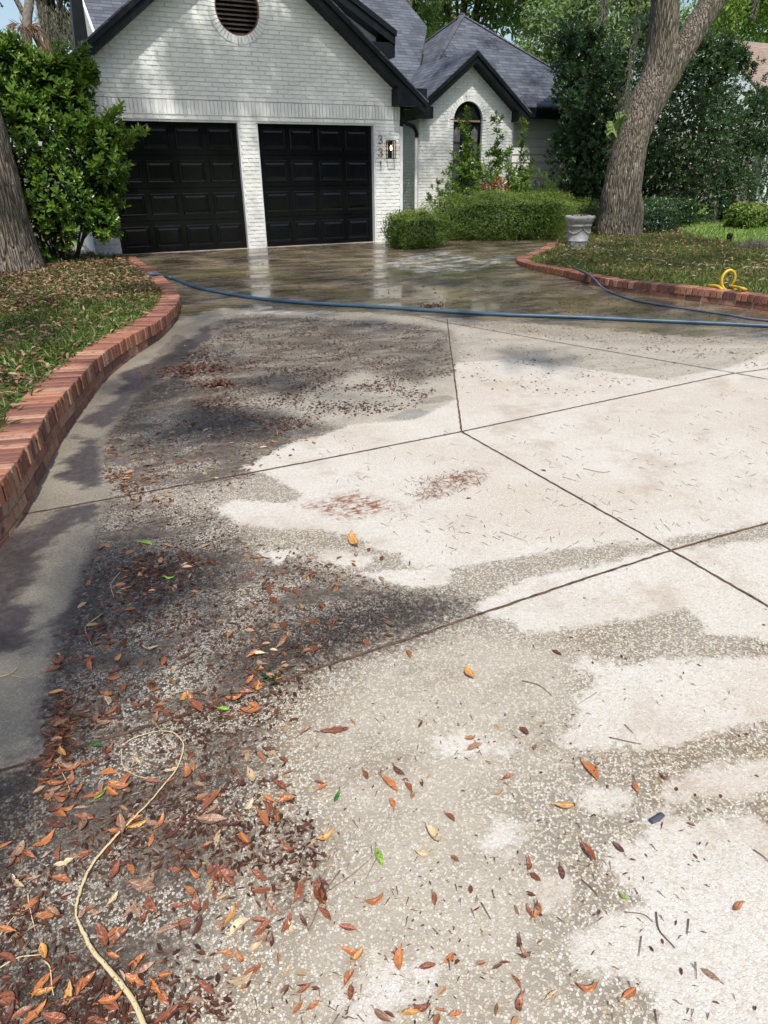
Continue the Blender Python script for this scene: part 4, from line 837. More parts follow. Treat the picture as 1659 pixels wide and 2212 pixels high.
bgtree(1180, 60, 190, 22, LEAF_T, 40000, 'broad light green tree between the hip roof and the dark shrub', .22, lobes=26)
bgtree(1360, -30, 120, 30, LEAF_Y, 26000, 'yellow green tree seen left of the oak trunk', .28, lobes=22)
bgtree(1560, -10, 190, 34, LEAF_Y, 30000, 'sunlit yellow green tree above the neighbouring roof', .30, lobes=24)
bgtree(1250, 190, 150, 18, LEAF_T, 20000, 'mid green tree crown low behind the siding wall', .2, lobes=20)
bgtree(870, -100, 150, 24, LEAF_T, 14000, 'green tree top showing over the main roof', .24, lobes=16)
r_, C_ = bgtree(70, -90, 170, 13, LEAF_D, 15000, 'mossy tree with pale trunk beyond the tall left shrub', .14, lobes=18, name='mossy_tree', tr=.1)
pt = [fy(x, y, 12.8) for x, y in ((62, 210), (60, 120), (58, 50), (66, -20), (66, -120))]; trunk('trunk_stem', pts := pt, [.17, .15, .13, .12, .1], simple('grey smooth bark', (.25, .22, .19), (.15, .13, .11), .9, 12, .8, 60, .02), r_, 24, .01, .08)
bgtree(20, 200, 60, 16, LEAF_D, 5000, 'small dark tree behind the tall left shrub', .15, lobes=14, tr=.1)
bgtree(130, 165, 45, 17, LEAF_T, 5000, 'pale green treetop at the left end of the garage roof', .15, lobes=10, tr=.08)
# spanish moss hanging from the mossy tree and from the oak
def mossstrand(top, length, width, label, n=420):
    t = rng.random(n)**.8; w = width*(1-t*.75)*(.5+.5*np.sin(t*9+rng.random())**2+.3); P = np.asarray(top)+np.stack([rng.normal(size=n)*w*.5, rng.normal(size=n)*w*.5, -t*length], 1)
    D = rng.normal(size=(n, 3))*.35-[0, 0, 1]; o = leaves('spanish_moss', P, D, rdir(n), .10+.1*rng.random(n), .012, MOSS); tag(o, label, 'spanish moss', 'strands of spanish moss'); return o
for x, y, ln, w, lb in ((110, 20, 1.1, .22, 'moss strand nearest the pale mossy trunk'), (140, 10, 1.0, .3, 'thick moss curtain left of the black gable return'), (98, 70, .9, .10, 'thin low moss strand over the sky gap'), (84, 0, .8, .3, 'moss tuft against the top of the mossy trunk'),
                        (125, 50, .8, .16, 'short moss strand in the middle of the sky gap'), (155, 40, .8, .18, 'moss strand touching the garage roof corner')):
    mossstrand(fy(x, y, 12.2), ln, w, lb, 380)
for x, y, ln, w, lb in ((1384, -20, 2.0, .1, 'long thin moss strand left of the oak trunk'), (1310, -30, .5, .10, 'short moss strand left of the oak at the frame top'), (1640, -30, .5, .08, 'moss strand at the top right corner'),
                        (1462, -25, .7, .09, 'moss strand in the fork of the oak')):
    mossstrand(oy(x, y, -.9), ln, w, lb, 260)
mossstrand(fy(1550, 430, 1.2), .95, .05, 'thin moss strand dangling over the far lawn from the dark shrub', 120)
# dead palm fronds
pr = empty('dead_palm', fy(50, 150, 9), 'brown drooping dead palm fronds above the tall left shrub', 'palm'); P0 = fy(52, 62, 9); PF, DF = [], []
for k in range(9):
    a = rng.uniform(-1, 1)*.8; q = spline([P0, P0+[a*.5, 0, .1], P0+[a*.75, 0, -.35], P0+[a*.8, 0, -.9-.2*rng.random()]], 10); PF.append(q); DF.append(np.gradient(q, axis=0))
PF, DF = np.vstack(PF), np.vstack(DF); n = len(PF); leaves('frond', PF, DF+rdir(n)*.03-[0, 0, .03], rdir(n), .3, .022, leafmat('dead frond', [(0, (.22, .13, .07)), (1, (.42, .29, .18))], .8, .2, (.4, .3, .2)), pr)
b = MB(); b.tube([(P0[0], P0[1], -.1), P0], [.13, .10], 10); b.build('stem', BARK, pr)

# ---- unseen woods added behind the viewer to darken reflections and sky fill
C = np.array([[x+rng.uniform(-2, 2), -34+rng.uniform(-3, 3), rng.uniform(1, 8)] for x in np.arange(-45, 40, 3.) for _ in range(3)]); P, D, N = clump_leaves(C, 3., 26000, .8, 0, .2)
tag(leaves('unseen_woodland', P, D, N, .8, .55, LEAF_D), 'unseen woods added behind the camera for the reflections', 'woods', kind='stuff')
# ---- fern on the trunk, sprouts
fr_ = empty('fern', oy(1322, 290, -1.1), 'light green fern growing on the side of the leaning oak', 'fern'); c0 = oy(1332, 292, -1.15); Ps, Ds, Ns = [], [], []
for k in range(13):
    a = rng.uniform(.35, 1.05)*math.pi; d = np.array([math.cos(a)*.9-.2, -.35+.4*math.cos(a), math.sin(a)*.5+.12]); q = spline([c0, c0+d*.32+[0, 0, .07], c0+d*.66-[0, 0, .05]], 14); t_ = np.gradient(q, axis=0)
    for s_ in (-1, 1):
        sd_ = np.cross(t_, [0, -1, .4]); sd_ /= np.linalg.norm(sd_, axis=1)[:, None]+1e-9; Ps.append(q); Ds.append(sd_*s_+t_*6); Ns.append(np.tile([0, -.6, .8], (len(q), 1)))
leaves('frond', np.vstack(Ps), np.vstack(Ds), np.vstack(Ns), .06, .018, LEAF_Y, fr_)
P = np.array([oy(x, y, -1.12)+rng.normal(size=3)*[.08, .05, .12] for x, y in ((1330,300),(1340,270),(1345,240),(1352,215),(1335,285),(1350,225)) for _ in range(110)]); n = len(P)
leaves('root_tuft', P, rdir(n)*.5+[-.2, 0, -.5], rdir(n), .10, .008, MOSS, fr_, rng.random(n)*.3)

# ------------------------------------------------------------------ grass, ground litter
def inpoly(X, Y, P):
    ins = np.zeros(X.shape, bool); n = len(P)
    for i in range(n):
        a, b = P[i], P[(i+1) % n]; c = (a[1] > Y) != (b[1] > Y); ins ^= c & (X < (b[0]-a[0])*(Y-a[1])/((b[1]-a[1]) or 1e-9)+a[0])
    return ins
def scatter(poly, box, n, margin=40):
    P = np.stack([rng.uniform(box[0], box[1], n), rng.uniform(box[2], box[3], n)], 1); ok = inpoly(P[:, 0], P[:, 1], poly); P = P[ok]
    px, py = proj(np.c_[P, np.zeros(len(P))]); z = (np.c_[P, np.zeros(len(P))]-CP)@FW; ok = (z > .3) & (px > -margin*3) & (px < 1659+margin*2) & (py < 2260); return P[ok]
lp2 = [(a[0], a[1]) for a in offset(pout, PW-.035)[::8]]+[(-5.75, .1), (-5.75, 3), (-12, 3), (-12, -15)]
rp2 = [(a[0], a[1]) for a in offset(rout, -RW-.03)[::8]]+[(2.9, -1.2), (4.2, -1.3), (5, -.6), (7, .8), (8.2, 1.2), tuple(fz(1475, 494, 0)[:2]), tuple(fz(1520, 509, 0)[:2]), tuple(fz(1590, 520, 0)[:2]), tuple(fz(1760, 545, 0)[:2]), (11, -9.5)]
def patchy(P, f=1.1, ph=0.): return .5+.25*np.sin(P[:, 0]*f*2.1+ph)+.25*np.sin(P[:, 1]*f*2.7+1.3*np.sin(P[:, 0]*f*1.7)+ph)
P = scatter(lp2, (-11, -5, -13, 2.5), 190000); keep = rng.random(len(P)) < np.clip(patchy(P, 1.4)*1.3, .12, 1); P = P[keep]; P = P[rng.random(len(P)) < np.where(P[:, 1] > -5.2, .22, .62)][:40000]; n = len(P)
cl = .8*np.stack([np.sin(P[:, 0]*37+P[:, 1]*23), np.cos(P[:, 0]*29-P[:, 1]*31)], 1)
D = np.c_[cl+rng.normal(size=(n, 2))*.7, .5+.7*rng.random(n)]; gr = leaves('grass', np.c_[P, np.full(n, -.02)], D, rdir(n)+[0, 0, .5], .05+.08*rng.random(n), .005+.006*rng.random(n), GRASS, None, np.clip(rng.random(n)*.75+.12*patchy(P, .9, 2), 0, 1), .1, .35)
tag(gr, 'coarse green grass in the left planter bed', 'grass', kind='stuff')
P = scatter(rp2, (.4, 14, -9.5, 3), 260000); P = P[:75000]; n = len(P); D = np.c_[rng.normal(size=(n, 2))*.8, .4+.7*rng.random(n)]
gr = leaves('grass', np.c_[P, np.full(n, -.08)], D, rdir(n)+[0, 0, .5], .05+.06*rng.random(n), .007+.006*rng.random(n), GRASS, None, np.clip(.15+rng.random(n)*.85, 0, 1), .1, .35); tag(gr, 'short patchy grass on the right lawn', 'grass', kind='stuff')
P = scatter([(11, -9.5), tuple(fz(1760, 545, 0)[:2]), tuple(fz(1590, 520, 0)[:2]), tuple(fz(1520, 509, 0)[:2]), tuple(fz(1475, 494, 0)[:2]), (8, 12), (30, 20), (30, -9)], (5, 30, -9, 20), 90000); n = len(P); D = np.c_[rng.normal(size=(n, 2))*.6, .8+.4*rng.random(n)]
gr = leaves('grass', np.c_[P, np.full(n, -.13)], D, rdir(n)+[0, 0, .5], .08+.05*rng.random(n), .02, leafmat('sunny grass', [(0, (.12, .22, .04)), (1, (.30, .42, .10))], .5, .4), None, None, .1, .3); tag(gr, 'sunny lawn grass of the neighbouring garden', 'grass', kind='stuff')  # sunlit look of the far lawn is put into these blade greens
# weeds with broad leaves near the planter tip
P = np.vstack([scatter(lp2, (-8, -5, -8.5, -2), 5200), scatter(lp2, (-9, -5, -12, -1), 12000)]); n = len(P); wd = leaves('weeds', np.c_[P, -.03+.05*rng.random(n)], np.c_[rng.normal(size=(n, 2)), .35*np.ones(n)], rdir(n)*.3+[0, 0, 1], .03+.03*rng.random(n), .02, LEAF_A, None, .4+.6*rng.random(n)); tag(wd, 'small broad leaved weeds in the planter bed', 'weeds', kind='stuff')
P = np.vstack([scatter(lp2, (-10, -5, -13, 2.5), 22000), scatter(lp2, (-10, -5, -5.5, 1), 16000), scatter(rp2, (.4, 13, -9.5, 2), 9000)]); n = len(P)
BEDL = leafmat('dry bed leaf', [(0, (.09, .045, .028)), (.4, (.26, .135, .075)), (.75, (.40, .24, .14)), (1, (.50, .38, .25))], .6, .15, (.4, .2, .08))
ll = leaves('leaf_litter', np.c_[P, -.025+.07*rng.random(n)], np.c_[rng.normal(size=(n, 2)), rng.normal(size=n)*.25], rdir(n)*.5+[0, 0, 1], .055+.03*rng.random(n), .024, BEDL, None, rng.random(n), .3, .25); tag(ll, 'dry brown leaves scattered in the grass beds', 'leaf litter', kind='stuff')

# ---- urn planter
pc = g(1246, 533); pc[2] = -.075; k_ = ppm(pc); urn = empty('urn_planter', pc, 'pale grey urn planter with garlands beside the oak', 'planter'); Hh = 62/k_*1.02; Rr = 31.5/k_
POT = simple('weathered pale resin', (.40, .40, .39), (.28, .28, .275), .75, 9, .5, 90)
prof = [(.64, 0), (.66, .01), (.66, .05), (.63, .07), (.655, .10), (.68, .20), (.705, .21), (.705, .235), (.68, .245), (.75, .50), (.79, .66), (.83, .67), (.85, .70), (.83, .73), (.83, .76), (.86, .78), (.90, .80), (.95, .86), (.985, .90), (1., .94), (.985, .985), (.93, 1.), (.88, .985), (.84, .94), (.80, .85), (.76, .84)]
b = MB(); b.lathe([(r*Rr, z*Hh) for r, z in prof], pc, 56); b.build('pot', POT, urn, True)
b = MB()
for q in range(4):      # four garlands, rosettes and bows in relief
    a0 = q*math.pi/2-.35
    P = [(a0+(math.pi/2)*t, .62-.16*math.sin(math.pi*t)) for t in np.linspace(0, 1, 13)]
    for a, h in P: rad = (.68+.11*(h-.245)/.415)*Rr; c = (pc[0]+rad*1.02*math.cos(a), pc[1]+rad*1.02*math.sin(a), pc[2]+h*Hh); b.lathe([(.004, -.018), (.010, -.010), (.014, 0), (.010, .010), (.004, .018)], c, 7)
    a = a0+math.pi/4; rad = .672*Rr; c = np.array([pc[0]+rad*math.cos(a), pc[1]+rad*math.sin(a), pc[2]+.15*Hh])
    tn = np.array([-math.sin(a), math.cos(a), 0]); b.tube([c+tn*.032*math.cos(u)+np.array([0, 0, .032*math.sin(u)]) for u in np.linspace(0, 2*math.pi, 17)], .006, 5); b.lathe([(.002, -.012), (.012, 0), (.002, .012)], c, 7)
b.build('garland', POT, urn, True)
b = MB(); b.lathe([(.01, .86*Hh), (.77*Rr, .865*Hh)], pc, 24); b.build('soil', SOIL, urn)
n = 420; P = np.c_[rng.normal(size=(n, 2))*Rr*.33, rng.random(n)*.05+.86*Hh]+pc; leaves('flowers', P, rdir(n)+[0, 0, .8], rdir(n), .05, .028, leafmat('wine red flowers', [(0, (.10, .02, .04)), (.6, (.30, .05, .10)), (.8, (.42, .12, .2)), (1, (.10, .12, .04))], .5, .2, (.4, .05, .1)), urn)

# ---- hoses
def hose(name, P, r, m, label, cat='hose', seg=10):
    b = MB(); b.tube(resample(spline(P, 10), .03), r, seg); o = b.build(name, m, None, True); tag(o, label, cat); return o
BLUE = simple('blue hose rubber', (.028, .075, .125), (.045, .105, .165), .42, 4, .2, 120, .001); GREYB = simple('grey blue hose rubber', (.07, .10, .14), (.10, .13, .17), .4)
hp = [(318,592,.13),(335,592,.07)]+[(x, y, .022) for x, y in ((372,601),(420,619),(480,632),(560,645),(660,654),(800,662),(950,672),(1100,680),(1250,685),(1400,692),(1540,698),(1659,704),(1900,716))]
hose('blue_hose', [fz(318, 592, .03), fz(336, 593, .02)]+[g(x, y, z) for x, y, z in hp[2:]], .021, BLUE, 'thick blue hose stretched across the whole wet driveway')
hose('garden_hose', [g(x, y, .014) for x, y in ((1900,705),(1659,692),(1560,678),(1450,662),(1370,648),(1322,632))]+[g(1300,620,.05), g(1283,602,.13)]+[fz(1265, 589, ZR+.018), fz(1256, 585, ZR+.016)]+[fz(x, y, -.05) for x, y in ((1240,578),(1225,560),(1217,545))], .0125, GREYB, 'thin grey blue hose draped over the brick edging')
ROPE = simple('pale thin hose', (.32, .34, .36), (.2, .21, .2), .6); hose('thin_hose', [fz(x, y, -.035) for x, y in ((1215,541),(1250,536),(1300,539),(1360,549),(1420,561),(1490,570),(1560,572),(1640,578),(1700,584))], .008, ROPE, 'pale thin hose snaking through the right lawn', seg=6)
yb = fz(1590, 622, ZR); k_ = ppm(yb)
yp = [(1560,618,0),(1580,621,0),(1600,617,.0),(1616,624,.0),(1621,632,0)]
A = [fz(1540, 619, -.02), fz(1565, 621, -.02), fz(1583, 622, ZR+.02)]; cc = fz(1581, 607, 0)
loop = []
rt = RI/np.linalg.norm(RI)
c3 = fy(1580, 607, yb[1]-.0); Rl = 20/k_
for u in np.linspace(-.9, 1.75*math.pi-.9+.5, 20): loop.append(c3+rt*math.sin(u+.2)*-Rl*.88*(1)+np.array([0, .10*u/6, 0])-np.array([0, 0, 1])*math.cos(u+.2)*Rl*1.05)
hose('yellow_hose', [fz(1530, 617, -.03), fz(1552, 619, -.02), loop[0]+np.array([-.12, 0, -.06])]+loop+[fz(1600, 622, -.0), fz(1612, 626, -.02)], .017, simple('yellow hose', (.62, .42, .04), (.5, .33, .03), .45), 'yellow hose end looping up behind the brick edging')
# sprinkler head, gauzy clump and twigs on the lawn
c = fz(1574, 523, -.08); b = MB(); b.lathe([(.045, 0), (.05, .10), (.06, .11), (.06, .15), (.03, .17)], c, 14); o = b.build('sprinkler_head', BLACKTRIM, None, True); tag(o, 'small black sprinkler head standing in the far part of the lawn', 'sprinkler')
c = fz(1632, 540, -.08); n = 2400; P = np.c_[rng.normal(size=(n, 2))*[.16, .10], np.abs(rng.normal(size=n))*.07]+c; o = leaves('moss_clump', P, rdir(n), rdir(n), .08, .006, MOSS); tag(o, 'pale grey clump of fallen moss on the lawn near the right edge', 'moss')

# ---- neighbour's house
NB = empty('neighbour_house', (24, 13, -.2), 'distant house with tan shingle roof glimpsed right of the dark shrub', 'house')
NY = 14.; L0 = fy(1470, 88, NY); e = fy(1560, 330, NY-5); m = MB()
zt, ze = fy(1600, 88, NY)[2], 2.75
NX = fy(1500, 88, NY)[0]
m.prism([(NX+1.5, NY, zt), (60, NY, zt), (60, NY-6, ze), (NX, NY-6, ze)], (0, 0, -.15)); m.build('roof', TANSH, NB)
m = MB(); m.box(NX+.5, 60, NY-5.6, NY+4, -.2, ze-.1); m.build('wall', m_redbrick('neighbour brick') if False else simple('greyish brown siding', (.42, .36, .31), (.34, .29, .25), .7), NB)
m = MB(); m.box(NX, 60, NY-6.1, NY-6.0, ze-.28, ze-.02); m.build('fascia', WHITETRIM, NB)
for x in (NX+1, NX+3.5, NX+6): 
    m = MB(); m.box(x, x+1.3, NY-5.66, NY-5.61, .9, 2.2); w_ = m.build('window', GLASS, NB); m = MB(); m.box(x-.12, x, NY-5.70, NY-5.61, .8, 2.3); m.box(x+1.3, x+1.42, NY-5.70, NY-5.61, .8, 2.3); m.box(x, x+1.3, NY-5.7, NY-5.61, 2.2, 2.3); m.build('window_frame', WHITETRIM, w_)
m = MB(); q = fz(1626, 460, -.1); q1 = fz(1634, 493, -.1)
wq = fz(1634, 478, -.15); m.tube([(wq[0], wq[1], -.2), (wq[0]+.0, wq[1], 2.6)], .09, 8); m.build('porch_post', WHITETRIM, NB)
m = MB(); m.box(wq[0]+.12, wq[0]+6, wq[1]+.3, wq[1]+.5, -.2, 2.7); m.build('siding_wall', SIDING, NB)
pq = [fz(x, y, -.13) for x, y in ((1634, 480), (1618, 492), (1645, 506), (1800, 530), (1900, 480))]; polysheet('path', pq, lambda x, y: -.13, simple('pale path', (.50, .46, .42), (.42, .38, .34), .85))

#LITTER_SECTION
# ------------------------------------------------------------------ leaves, stalks and twigs on the driveway
CN = {'orange': (.42, .155, .055), 'rust brown': (.24, .082, .040), 'dark brown': (.095, .036, .024), 'straw coloured': (.54, .42, .26), 'yellow orange': (.52, .27, .08), 'bright green': (.22, .42, .05), 'dark green': (.03, .14, .03), 'dull brown': (.30, .18, .12)}
def m_fallen(col):
    t = NT('fallen leaf'); p = t.obj(); sx = t.n('ShaderNodeSeparateXYZ'); t.l(p, sx.inputs[0]); r = t.n('ShaderNodeObjectInfo').outputs['Random']
    ay = t.math('ABSOLUTE', sx.outputs[1]); vein = t.math('SUBTRACT', 1., t.step(ay, .0004, .0013)); rib = t.math('ABSOLUTE', t.math('SINE', t.math('MULTIPLY', t.math('SUBTRACT', sx.outputs[0], t.math('MULTIPLY', ay, .8)), 900.)))
    w = t.n('ShaderNodeVectorMath', operation='ADD'); t.l(p, w.inputs[0]); t.l(r, w.inputs[1])
    c = t.mix(t.noise(w.outputs[0], 45, 4), tuple(a*.55 for a in col), tuple(min(1, a*1.3) for a in col)); c = t.mix(t.math('MULTIPLY', vein, .6), c, tuple(min(1, a*1.7+.03) for a in col))
    c = t.mix(t.step(t.noise(w.outputs[0], 150, 3), .62, .66), c, (.035, .015, .010)); c = t.mix(t.math('MULTIPLY', t.step(r, .2, .9), .3), c, (.12, .05, .03))
    t.bsdf(c, .38, t.bump(t.math('ADD', t.math('MULTIPLY', rib, .3), vein), .4, .0015)); return t.m
FM = {k: m_fallen(v) for k, v in CN.items()}
def leafshape(seed, L, Wd, curl, side, jag=0.):
    r = np.random.default_rng(seed); nx, ny = 11, 5; u = np.linspace(0, 1, nx); pw = r.uniform(.75, 1.15); w = np.sin(np.pi*u**pw)**r.uniform(.7, .95)*(1-.12*u); V = []
    bend = r.uniform(-.12, .12)
    for i in range(nx):
        for j in range(ny):
            s = (j/(ny-1)-.5)*2; x = (u[i]-.5)*L; y = s*w[i]*Wd/2*(1+jag*r.uniform(-1, .2)*(abs(s) > .9))+bend*L*math.sin(np.pi*u[i])
            V.append((x, y, .0022+side*abs(s)*w[i]*Wd*.5+curl*L*(abs(u[i]-.5)*2)**2.2*(1 if u[i] > .5 else .6)+r.normal()*.0004))
    F_ = [(i*ny+j, (i+1)*ny+j, (i+1)*ny+j+1, i*ny+j+1) for i in range(nx-1) for j in range(ny-1)]
    n0 = len(V); pth = [(-L*.5, 0, .002), (-L*.62, .004, .003), (-L*.72, .003, .002)]
    V = [(x, y, z) for x, y, z in V]; b = MB(); b.add(V, F_, .5)
    b.tube(pth, .0009, 4, .5); return b
def where(px, py):
    if py < 760: return 'below the blue hose' if px < 980 else 'right of the upper joint'
    if px < 420 and py < 1080: return 'near the brick planter wall'
    if py < 1060: return 'on the damp slab left of the joint crossing' if px < 997 else 'on the dry slab right of the joint crossing'
    if px > 600 and py < 1200: return 'around the rust stain' if px < 900 else 'below the joint crossing'
    if py < 1320: return 'in the dark brown muck patch' if px < 520 else ('between muck and pale slab' if px < 800 else 'on the damp band across the pale slab')
    if py < 1560: return 'on the dirty slab above the stalk loop' if px < 520 else ('along the slanting joint' if px < 900 else 'right of the slanting joint')
    if py < 1760: return 'around the loop of the long stalk' if px < 480 else ('right of the stalk loop' if px < 760 else ('left of the small white islands' if px < 1180 else 'beside the small white islands'))
    if py < 1960: return 'left of the long stalk' if px < 200 else ('right of the bent long stalk' if px < 440 else ('on the dark stain by the stalk' if px < 700 else ('around the green lance leaf' if px < 1000 else 'left of the big lower white patch')))
    return 'left of the thick stalk end' if px < 200 else ('right of the thick stalk end' if px < 480 else ('in the bottom dark stain' if px < 700 else ('around the bottom white fork patch' if px < 1000 else 'below the big lower white patch')))
ITEMS = []     # (ground point, heading, length, width, colour, feature label or None)
def feat(x1, y1, x2, y2, c, lab=None):
    A, B = g(x1, y1), g(x2, y2); d = B-A; L = float(np.linalg.norm(d)); ITEMS.append([(A+B)/2, math.atan2(d[1], d[0]), L, L*random.uniform(.33, .42), c, lab])
OR, RB, DB, ST, YO, GR, DG, DU = 'orange', 'rust brown', 'dark brown', 'straw coloured', 'yellow orange', 'bright green', 'dark green', 'dull brown'
for a in [(239,1699,292,1706,OR),(205,1731,232,1706,GR,'bright green leaf with brown tip right of the stalk curve'),(259,1765,266,1816,DU),(275,1794,322,1776,YO),(439,1753,479,1709,RB),(425,1771,491,1774,DU,'large dull brown leaf lying flat in the lower left debris'),
 (554,1753,580,1789,OR),(576,1727,581,1769,RB),(155,1857,205,1835,RB),(281,1911,340,1925,DU),(320,1933,342,1976,RB),(214,2001,234,2055,RB),(241,2046,284,2005,RB),(290,2102,317,2062,OR),(155,2123,151,2188,YO,'teardrop shaped yellow orange leaf at bottom left'),
 (486,2001,509,1958,YO),(367,1965,405,1958,RB),(367,1879,400,1879,RB),(463,1895,513,1895,RB),(544,1884,578,1909,RB),(540,1925,587,1918,RB),(173,1976,209,1958,RB),(94,1778,144,1792,DB),(72,1835,119,1798,OR),(139,1706,162,1673,OR),
 (682,1820,722,1801,YO,'glossy yellow orange leaf left of the green lance leaf'),(811,1833,827,1875,GR,'bright green lance shaped leaf alone on the damp slab'),(896,1846,935,1849,ST),(789,1952,831,1939,OR),(824,1683,859,1715,OR),(874,1692,890,1715,OR),(904,1692,923,1712,OR),
 (875,1731,903,1726,OR),(1008,1622,1043,1609,DU,'brown leaf lying on the small star shaped white patch'),(864,2052,864,2107,OR),(738,2048,783,2060,OR),(757,2083,786,2054,YO),(687,1961,715,1993,RB),(696,1916,707,1964,DB),(867,2195,907,2192,YO),(891,2179,931,2177,RB),(808,2182,847,2211,DU),
 (1051,2086,1074,2108,RB),(952,2137,975,2124,RB),(723,1737,736,1712,DG,'dark green leaf on the damp slab right of the stalk loop'),(597,1724,632,1724,OR),(850,1657,875,1676,DB),(744,2134,767,2099,OR),(616,2118,632,2083,ST),(1085,1689,1112,1678,RB),
 (1255,1647,1292,1689,OR,'large orange leaf right of the small white islands'),(1197,1742,1247,1746,YO,'slender yellow orange leaf below a small white island'),(1368,1689,1381,1717,OR),(1436,1679,1442,1701,OR),(1254,1825,1284,1869,RB),(1208,1871,1216,1903,DB),
 (1338,1931,1358,1947,GR,'small bright green leaf beside the big lower white patch'),(1152,1985,1164,1949,OR),(1342,2161,1374,2135,OR),(1244,2137,1292,2135,OR),(1176,2163,1202,2143,ST),(1007,1443,1025,1472,YO),(877,1405,887,1425,OR),(1187,1412,1196,1398,RB),
 (760,1160,776,1187,YO),(816,1210,836,1217,OR),(1113,1562,1132,1582,OR),(299,1172,330,1178,GR,'green leaf on the dark slab below the planter wall'),(355,1248,380,1251,GR,'small green leaf in the dark brown muck patch'),(468,1532,498,1535,GR),(1172,1016,1186,1022,OR),(722,1087,738,1092,OR),
 (488,1515,528,1508,OR),(520,1540,572,1536,OR),(410,1515,440,1545,RB),(690,1585,755,1580,RB),(783,1665,795,1690,RB),(1516,1747,1532,1745,RB),(535,1665,548,1700,ST),(590,1690,620,1715,RB),(690,1690,715,1700,RB),(705,1960,680,1915,RB),(920,1790,950,1830,ST),
 (655,2160,630,2195,OR),(600,1735,640,1725,OR),(690,2165,660,2190,OR),(1128,2150,1120,2200,RB),(1120,2185,1118,2212,RB),(1000,1080,1012,1075,RB),(610,2130,640,2125,RB),(590,2050,610,2070,OR),(568,2005,545,2030,OR),(496,2105,520,2110,RB)]:
    feat(*a)
def pick(poly, n, lo, hi, cols, wts):
    P = np.array(poly, float); x0, y0 = P.min(0); x1, y1 = P.max(0); k = 0
    while k < n:
        x, y = random.uniform(x0, x1), random.uniform(y0, y1)
        if not inpoly(np.array([x]), np.array([y]), P)[0]: continue
        k += 1; L = random.uniform(lo, hi); ITEMS.append([g(x, y), random.uniform(0, 6.28), L, L*random.uniform(.30, .45), random.choices(cols, wts)[0], None])
cols = [RB, OR, DB, ST, DU, YO, DG]; w1 = [10, 8, 5, 3, 3, 1.2, .3]
pick([(0,1800),(60,1750),(130,1500),(200,1600),(480,1640),(640,1720),(700,1880),(640,2010),(420,2212),(0,2212)], 190, .028, .058, cols, w1)
pick([(110,1500),(150,1590),(180,1700),(130,1790),(90,1700)], 34, .03, .05, cols, w1)
pick([(180,1180),(500,1150),(760,1240),(680,1450),(500,1560),(130,1560),(100,1450)], 290, .025, .055, cols, w1)
pick([(520,1500),(760,1520),(760,1740),(620,1720),(480,1640)], 26, .03, .05, cols, w1)
pick([(560,1360),(620,1330),(620,1450),(560,1520),(520,1500)], 26, .03, .055, cols, w1)
pick([(700,1880),(1000,1800),(1200,1900),(1150,2212),(420,2212)], 42, .02, .042, cols, w1)
pick([(800,1450),(1200,1450),(1150,1800),(800,1780)], 10, .02, .045, cols, w1)
pick([(230,950),(480,880),(700,960),(400,1085),(260,1085)], 190, .025, .055, cols, w1)
pick([(640,1140),(900,1200),(820,1400),(640,1330)], 24, .025, .05, cols, w1)
pick([(1350,1750),(1650,1800),(1650,2212),(1250,2212)], 4, .02, .04, cols, w1)
px_len = lambda it: it[2]*FPX/max(.3, (it[0]-CP)@FW)
def onwall(p):
    if p[1] < -4.9 and p[0] < np.interp(p[1], pout[:, 1], pout[:, 0])+.02: return True
    x, y = proj(p); return bool(inpoly(np.array([x]), np.array([y]), STRIP[0])[0]) and random.random() < .96
ITEMS = [i for i in ITEMS if not onwall(i[0]) and -40 < proj(i[0])[0] < 1700 and proj(i[0])[1] < 2240]
named = [i for i in ITEMS if i[5]]; rest = sorted([i for i in ITEMS if not i[5]], key=lambda i: -px_len(i)); ind = named+rest[:300-len(named)]; small = rest[300-len(named):]
shapes = {}
def fallen(it, name='fallen_leaf'):
    p, a, L, Wd, c, lab = it; v = random.randrange(9); key = (c, v)
    if key not in shapes: shapes[key] = leafshape(v*7+hash(c) % 5*0+len(c), .05, .0195, random.uniform(-.06, .30), random.uniform(-.25, .65), .4 if v in (3, 6, 8) else .06).mesh('fallen_leaf'); shapes[key].materials.append(FM[c])
    o = bpy.data.objects.new(name, shapes[key]); COL.objects.link(o); o.location = (float(p[0]), float(p[1]), float(p[2])+random.uniform(.001, .004))
    s = L/.05; o.scale = (s, s*(Wd/L)/.39, s*random.uniform(.7, 2.2)); o.rotation_euler = (random.uniform(-.13, .13), random.uniform(-.10, .10)+0, a); return o
buckets = {}
for it in ind:
    o = fallen(it); px, py = proj(it[0])
    if it[5]: tag(o, it[5], 'leaf', 'fallen leaves on the driveway')
    else: buckets.setdefault((it[4], where(px, py)), []).append((float(px), float(py), px_len(it), o))
ORD = ['leftmost', 'second', 'third', 'fourth', 'fifth', 'sixth', 'seventh', 'eighth', 'ninth', 'tenth', 'eleventh', 'twelfth', 'thirteenth', 'fourteenth', 'fifteenth', 'sixteenth', 'seventeenth', 'eighteenth', 'nineteenth', 'twentieth']
for (c, wh), L_ in buckets.items():
    L_.sort(key=lambda q: q[0]); n = len(L_)
    for i, (x, y, s, o) in enumerate(L_):
        if n == 1: lab = f'the only {c} fallen leaf {wh}'
        elif i == 0: lab = f'leftmost {c} fallen leaf {wh}'
        elif i == n-1: lab = f'rightmost {c} fallen leaf {wh}'
        else: lab = f'{ORD[min(i, 19)]} {c} leaf from left {wh}'
        tag(o, lab, 'leaf', 'fallen leaves on the driveway')
